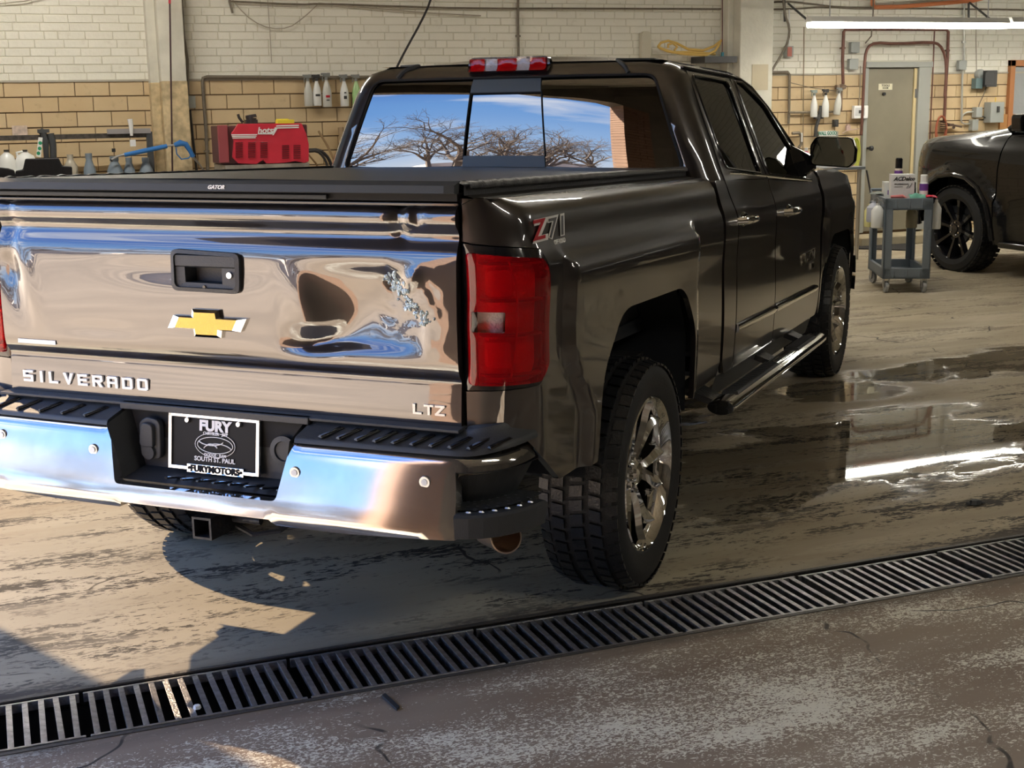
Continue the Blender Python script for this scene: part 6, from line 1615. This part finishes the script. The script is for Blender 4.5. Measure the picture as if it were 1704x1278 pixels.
def side_bin(x, y, z, w, h, mt, label, cat='bottle'):
    t = cthing('side_bottle', label, cat, x, y, z)
    mb = MB(); mb.lathe([(w*.9, 0), (w, .01), (w, h*.7), (w*.6, h*.85), (w*.3, h*.92), (w*.3, h)], (0, 0, 0), 'Z', 16, (1, .8)); mb.build('bottle_body', mt, t)
    mb = MB(); mb.tube([(0, 0, h*.95), (0, 0, h+.02), (.03*(-1 if x > 0 else 1), 0, h+.03), (.05*(-1 if x > 0 else 1), 0, h)], .006, 6); mb.build('hook', M['satin'], t)
side_bin(-cw/2-.05, -.30, .56, .055, .21, wht, 'white bottle hooked on the left side of the cart')
side_bin(-cw/2-.065, -.18, .60, .06, .18, P('pale lilac bag', (.50, .52, .60), .5), 'pale lilac bottle hooked behind the white one on the cart')
side_bin(-cw/2-.08, -.08, .55, .045, .20, P('yellow bottle', (.72, .68, .30), .5), 'yellow white bottle hooked farthest left on the cart')
side_bin(cw/2+.045, -.28, .545, .045, .25, wht, 'tall white bottle hooked on the right side of the cart')
side_bin(cw/2+.02-.10, .10, .52, .05, .20, P('olive grey bottle', (.24, .21, .14), .6), 'olive grey pouch hanging inside the cart frame')

# ================================================================== small table by the door
t = thing('side_table', 'small metal table with a grey top and tube legs behind the door mirror', 'table', at(1405, 300, 7.2))
ta, tb_ = at(1372, 279, 7.1), at(1436, 279, 7.1)
t.location.z = 0; zt2 = ta.z
mb = MB(); mb.b2((ta.x-.2, 7.05, zt2-.03), (tb_.x, 7.55, zt2)); part('table_top', mb, P('blue grey top', (.20, .22, .24), .4), t, bev=.004)
for x, y in ((tb_.x-.05, 7.09), (tb_.x-.05, 7.50), (ta.x-.12, 7.09), (ta.x-.12, 7.5)):
    mb = MB(); mb.cyl((x, y, 0), (x, y, zt2-.02), .022, n=12); part('leg', mb, P('tan steel tube', (.50, .44, .34), .4, .4), t)
mb = MB(); mb.tube([(tb_.x+.01, 7.05, zt2-.04), (tb_.x+.05, 7.02, zt2-.28), (tb_.x+.09, 7.0, zt2-.30), (tb_.x+.08, 7.0, zt2-.38), (tb_.x-.02, 7.0, zt2-.46)], .010, 6); part('side_hook', mb, darkgrey, t)
n = 8; mb = MB(); vs = []
for i in range(n+1):
    for j in range(n+1): vs.append((tb_.x-.17+.22*(i/n-.5), 7.25+.22*(j/n-.5), zt2+.006+.05*max(0, 1-((i/n-.5)**2+(j/n-.5)**2)*5)))
mb.add(vs, [(i*(n+1)+j, (i+1)*(n+1)+j, (i+1)*(n+1)+j+1, i*(n+1)+j+1) for i in range(n) for j in range(n)]); single('red_rag', mb, P('coral cloth', (.75, .09, .08), .9), 'coral red rag lying on the small table', 'rag', angle=180)
t = thing('pink_bottle', 'pink bottle with a white cap on the small table left of the mirror', 'bottle', (at(1341, 270, 7.3).x, 7.3, zt2))
mb = MB(); mb.lathe([(.045, 0), (.045, .10), (.03, .15), (.015, .17)], (0, 0, 0), 'Z', 16); mb.build('bottle_body', P('pink fluid', (.75, .22, .32), .3), t)
mb = MB(); mb.cyl((0, 0, .165), (0, 0, .20), .018, n=12); mb.build('cap', M['white'], t)
mb = MB(); a = at(1341, 279, 7.3); mb.b2((a.x-.12, 7.12, 0), (ta.x-.23, 7.5, zt2)); single('shelf_unit', mb, darkgrey, 'dark cabinet end under the pink bottle, hidden behind the cab', 'cabinet', bev=.004)
# mat before the door
mb = MB(); a, b, c_, d_ = fl(1424, 402), fl(1518, 397), fl(1520, 418), fl(1424, 415)
mb.add([(p.x, p.y, z) for z in (.002, .014) for p in (a, b, c_, d_)], [(4, 5, 6, 7), (0, 1, 5, 4), (1, 2, 6, 5), (2, 3, 7, 6), (3, 0, 4, 7)]); single('door_mat', mb, mat_m, 'black rubber mat on the floor in front of the grey door', 'mat')

# ================================================================== BLACK VEHICLE
bpaint = P('black paint', (.004, .004, .005), .25, .0, 1.0, coat_ior=1.36, spec=.25)
van = thing('black_truck', 'black pickup truck with black wheels parked facing the back wall at the right edge', 'truck', (8.34, 5.83, 0))
def bx_(y, z):                                 # local x of the left flank (y forward, z up)
    x = -.98
    x += interp([(.25, .06), (.5, .02), (.8, 0), (1.0, .0), (1.15, .03), (1.27, .10), (1.36, .22), (1.45, .42)], z)
    if y > .40: x += .50*((y-.40)/.62)**2.2
    d = math.hypot(y*.92, (z-.36)); x -= .045*sm((.66-d)/.05)
    return x
def bmap(sg):
    def f(y, z): return (-sg*bx_(y, z)*-1 if sg > 0 else -bx_(y, z), y, z)
    return f
def bm_l(y, z): return (bx_(y, z), y, z)
def bm_r(y, z): return (-bx_(y, z), y, z)
ar = [(-.54, .34), (-.53, .50), (-.47, .68), (-.36, .82), (-.20, .905), (.0, .93), (.20, .905), (.36, .82), (.46, .68), (.50, .55), (.51, .42)]
fen = [(-.555, .30), (-.545, .34)]+resample(ar, .06, False)+[(.62, .42), (.92, .50), (.94, .85), (.95, 1.10), (.90, 1.17), (.45, 1.215), (-.30, 1.285), (-.555, 1.33)]
bdoor = rpoly([(-1.55, .30, .03), (-.57, .30, .05), (-.57, 1.33, .02), (-1.55, 1.36, .02)], 3)
bdoor2 = rpoly([(-2.5, .30, .03), (-1.57, .30, .03), (-1.57, 1.36, .02), (-2.5, 1.38, .02)], 3)
bbed = [(-4.4, .45), (-4.0, .40)]+[(y-3.5, z) for y, z in resample(ar, .06, False)]+[(-2.52, .32), (-2.52, 1.38), (-4.4, 1.38)]
for mp, inn in ((bm_l, (1, 0, 0)), (bm_r, (-1, 0, 0))):
    panel('front_fender', fen, mp, bpaint, van, su=.05, sv=.05, thick=.03, inward=Vector(inn), angle=50)
    panel('front_door', bdoor, mp, bpaint, van, su=.06, sv=.05, thick=.02, inward=Vector(inn))
    panel('rear_door', bdoor2, mp, bpaint, van, su=.06, sv=.05, thick=.02, inward=Vector(inn))
    panel('bedside', bbed, mp, bpaint, van, su=.06, sv=.05, thick=.02, inward=Vector(inn))
    mb = MB(); mb.tube([Vector(mp(y, z))+Vector(inn)*-.006 for y, z in resample(ar, .06, False)], .022, 8); mb.build('arch_trim', M['gloss_black'], van)
mb = MB(); n = 14; vs = []
for i in range(n+1):
    y = .95-1.5*i/n; z0 = interp([(-.56, 1.33), (-.30, 1.285), (.45, 1.215), (.90, 1.17), (.96, 1.12)], y); hw = -bx_(min(y, .94), min(z0, 1.33))
    for k, up in ((-1, 0), (-.93, .045), (-.80, .07), (-.4, .085), (0, .09), (.4, .085), (.80, .07), (.93, .045), (1, 0)): vs.append((hw*k, y+.10*(1-k*k)*sm((y-.3)/.6), z0+up*(1 if i else .3)))
mb.add(vs, [(i*9+k, i*9+k+1, (i+1)*9+k+1, (i+1)*9+k) for i in range(n) for k in range(8)]); mb.build('hood', bpaint, van)
mb = MB(); mb.b2((-.62, .92, .45), (.62, 1.0, 1.12)); mb.build('grille', M['gloss_black'], van, bev=.02)
mb = MB(); vs = []
for i in range(11):
    t_ = -1+.2*i; 
    for z, o in ((.40, 0), (.44, .04), (.60, .05), (.66, .02)): vs.append((t_*.97, .98+o-.35*abs(t_)**4, z))
mb.add(vs, [(i*4+k, i*4+k+1, (i+1)*4+k+1, (i+1)*4+k) for i in range(10) for k in range(3)]); mb.build('front_bumper', M['gloss_black'], van)
for sg in (-1, 1):
    mb = MB(); mb.prism([(.60, .98), (.97, .94), (.97, 1.08), (.62, 1.12)], lambda y, z: (sg*(-bx_(min(y, .94), z)+.004), y, z), lambda y, z: (sg*(-bx_(min(y, .94), z)-.03), y, z)); mb.build('headlamp', P('smoked lamp', (.30, .26, .20), .1, .5, .8), van)
    mb = MB(); mb.b2((sg*.92, -2.5, .28), (sg*.99, -.62, .34)); mb.build('side_step', M['gloss_black'], van, bev=.02)
    mb = MB(); mb.prism(rpoly([(sg*.96, 1.34, .03), (sg*1.15, 1.35, .03), (sg*1.16, 1.50, .04), (sg*.98, 1.49, .04)]), lambda x, z: (x, -1.02, z), lambda x, z: (x, -.90, z)); mb.build('door_mirror', M['gloss_black'], van, bev=.01)
    mb = MB(); mb.tube([(sg*.985, -1.46, 1.07), (sg*1.02, -1.42, 1.075), (sg*1.02, -1.28, 1.075), (sg*.985, -1.24, 1.07)], .014, 8); mb.build('door_handle', M['gloss_black'], van)
mb = MB(); mb.add([(-.80, -.50, 1.35), (.80, -.50, 1.35), (.66, -1.25, 1.86), (-.66, -1.25, 1.86)], [(0, 1, 2, 3)]); mb.build('windscreen', M['glass_side'], van)
mb = MB(); mb.b2((-.78, -.74, 1.40), (-.05, -.72, 1.55)); mb.v = [(x, y, z) for x, y, z in mb.v]
mb = MB()
rf = [(-.66, -1.25, 1.86), (.66, -1.25, 1.86), (.66, -2.5, 1.88), (-.66, -2.5, 1.88), (-.60, -1.35, 1.91), (.60, -1.35, 1.91), (.60, -2.45, 1.92), (-.60, -2.45, 1.92)]
mb.add(rf, [(4, 5, 6, 7), (0, 1, 5, 4), (1, 2, 6, 5), (2, 3, 7, 6), (3, 0, 4, 7)]); mb.build('roof', bpaint, van)
mb = MB()
for sg in (-1, 1):
    for a, b in (((.80, -.50, 1.35), (.66, -1.25, 1.87)), ((.86, -1.58, 1.36), (.67, -1.62, 1.87)), ((.86, -2.5, 1.37), (.67, -2.48, 1.88))): mb.tube([(sg*a[0], a[1], a[2]), (sg*b[0], b[1], b[2])], .035, 8)
    mb.tube([(sg*.66, -1.25, 1.87), (sg*.67, -2.48, 1.88)], .03, 8)
mb.build('pillars', bpaint, van)
mb = MB()
for sg in (-1, 1): mb.add([(sg*.85, -.58, 1.34), (sg*.85, -2.5, 1.37), (sg*.67, -2.48, 1.86), (sg*.67, -1.22, 1.86)], [(0, 1, 2, 3)])
mb.add([(-.85, -2.5, 1.37), (.85, -2.5, 1.37), (.67, -2.48, 1.86), (-.67, -2.48, 1.86)], [(0, 1, 2, 3)]); mb.build('side_glass', M['glass_side'], van)
mb = MB(); mb.b2((-.9, -4.3, .55), (.9, .85, .62)); mb.b2((-.88, -4.35, .6), (.88, -4.3, 1.36)); mb.b2((-.85, -.6, .6), (.85, -.52, 1.2))
for yc in (0, -3.5):
    for sg in (-1, 1): mb.b2((sg*.55, yc-.58, .45), (sg*.60, yc+.58, 1.05)); mb.b2((sg*.6, yc-.58, .98), (sg*.88, yc+.56, 1.02))
mb.build('underbody', M['liner'], van)
mb = MB(); w = .14; R2 = .415
mb.lathe([(.29, -w+.02), (.34, -w), (.39, -w+.015), (R2, -w+.045), (R2, w-.045), (.39, w-.015), (.34, w), (.29, w-.02)], (0, 0, 0), 'X', 56); mb.f = mb.f[:-2]; mb.mi = mb.mi[:-2]
bt = mb.build('wheel', M['rubber'], van, angle=30)
mb = MB()
for row, x in enumerate((-.105, -.04, .04, .105)):
    for i in range(48):
        a = 2*PI*(i+.5*(row % 2))/48; da = .05; vs = []
        for rr in (R2-.004, R2+.006):
            for xx, tt in ((x-.022, -da), (x+.022, -da+.01), (x+.022, da), (x-.022, da-.01)): vs.append((xx, rr*math.cos(a+tt), rr*math.sin(a+tt)))
        mb.add(vs, [(4, 5, 6, 7), (0, 1, 5, 4), (1, 2, 6, 5), (2, 3, 7, 6), (3, 0, 4, 7)])
o = mb.build('tread_blocks', M['rubber_wet'], bt, flat=True); o['kind'] = 'stuff'
mb = MB(); mb.lathe([(.295, -w+.02), (.285, -w+.03), (.27, -w+.10), (.26, w-.03)], (0, 0, 0), 'X', 48); mb.f = mb.f[:-2]; mb.mi = mb.mi[:-2]; mb.build('rim', M['gloss_black'], bt)
mb = MB(); mb.cyl((-.02, 0, 0), (-.05, 0, 0), .15, n=24); mb.build('brake_disc', M['steel'], bt)
s0 = None
for i in range(8):
    if s0 is None:
        mb = MB(); st_ = []
        for r, hw_, x in ((.05, .022, -.085), (.14, .020, -.095), (.22, .024, -.110), (.285, .034, -.120)):
            for dx, a in ((.05, -hw_), (0, -hw_*.6), (0, hw_*.6), (.05, hw_)): st_.append((x+dx, a, r))
        mb.add(st_, [(j*4+k, j*4+k+1, (j+1)*4+k+1, (j+1)*4+k) for j in range(3) for k in range(3)]); s0 = mb.build('spoke', M['gloss_black'], bt, flat=True); s_ = s0
    else: s_ = s0.copy(); COL.objects.link(s_)
    s_.rotation_euler = (2*PI*i/8+.2, 0, 0)
mb = MB(); mb.lathe([(.09, -.04), (.085, -.09), (.045, -.098), (.04, -.11), (0, -.112)], (0, 0, 0), 'X', 24); mb.build('hub_cap', M['gloss_black'], bt)
l0 = None
for k in range(6):
    if l0 is None: mb = MB(); mb.cyl((-.085, 0, .064), (-.108, 0, .064), .010, .008, 6); l0 = mb.build('lug_nut', M['chrome'], bt); l_ = l0
    else: l_ = l0.copy(); COL.objects.link(l_)
    l_.rotation_euler = (PI/3*k, 0, 0)
bt.location = (-.86, 0, .405)
for x, y, rz in ((-.86, -3.5, 0), (.86, 0, PI), (.86, -3.5, PI)):
    c_ = copy_tree(bt, van); c_.location = (x, y, .405); c_.rotation_euler = (0, 0, rz)

# ---- floor debris
mb = MB(); a, b = fl(640, 1160), fl(663, 1182); d = (b-a); mb.add([a+Vector((.004, .006, .001)), b+Vector((.006, .008, .001)), b+Vector((-.006, -.004, .001)), a+Vector((-.008, -.002, .001)), a+Vector((.004, .006, .010)), b+Vector((.006, .008, .008)), b+Vector((-.006, -.004, .007)), a+Vector((-.008, -.002, .009))], [(4, 5, 6, 7), (0, 1, 5, 4), (1, 2, 6, 5), (2, 3, 7, 6), (3, 0, 4, 7)]); single('rubber_scrap', mb, M['black_plastic'], 'thin black strip lying in front of the drain grate', 'scrap')
mb = MB(); p = fl(1622, 840)
for i, (dx, dy, s) in enumerate(((0, 0, .03), (.025, .01, .02), (-.02, .008, .018), (.04, .0, .012))): mb.lathe([(0, 0), (s, .004), (s*.7, s*.7), (0, s*.8)], p+Vector((dx, dy, 0)), 'Z', 7, (1, .7))
single('rubber_scrap', mb, M['black_plastic'], 'small black lump on the damp floor behind the drain at right', 'scrap', flat=True)
mb = MB(); mb.lathe([(0, 0), (.012, .003), (.010, .012), (0, .014)], (fl(328, 1178).x, fl(328, 1178).y, -.004), 'Z', 6); single('pebble', mb, M['white'], 'white pebble caught between the grate bars', 'pebble', flat=True)
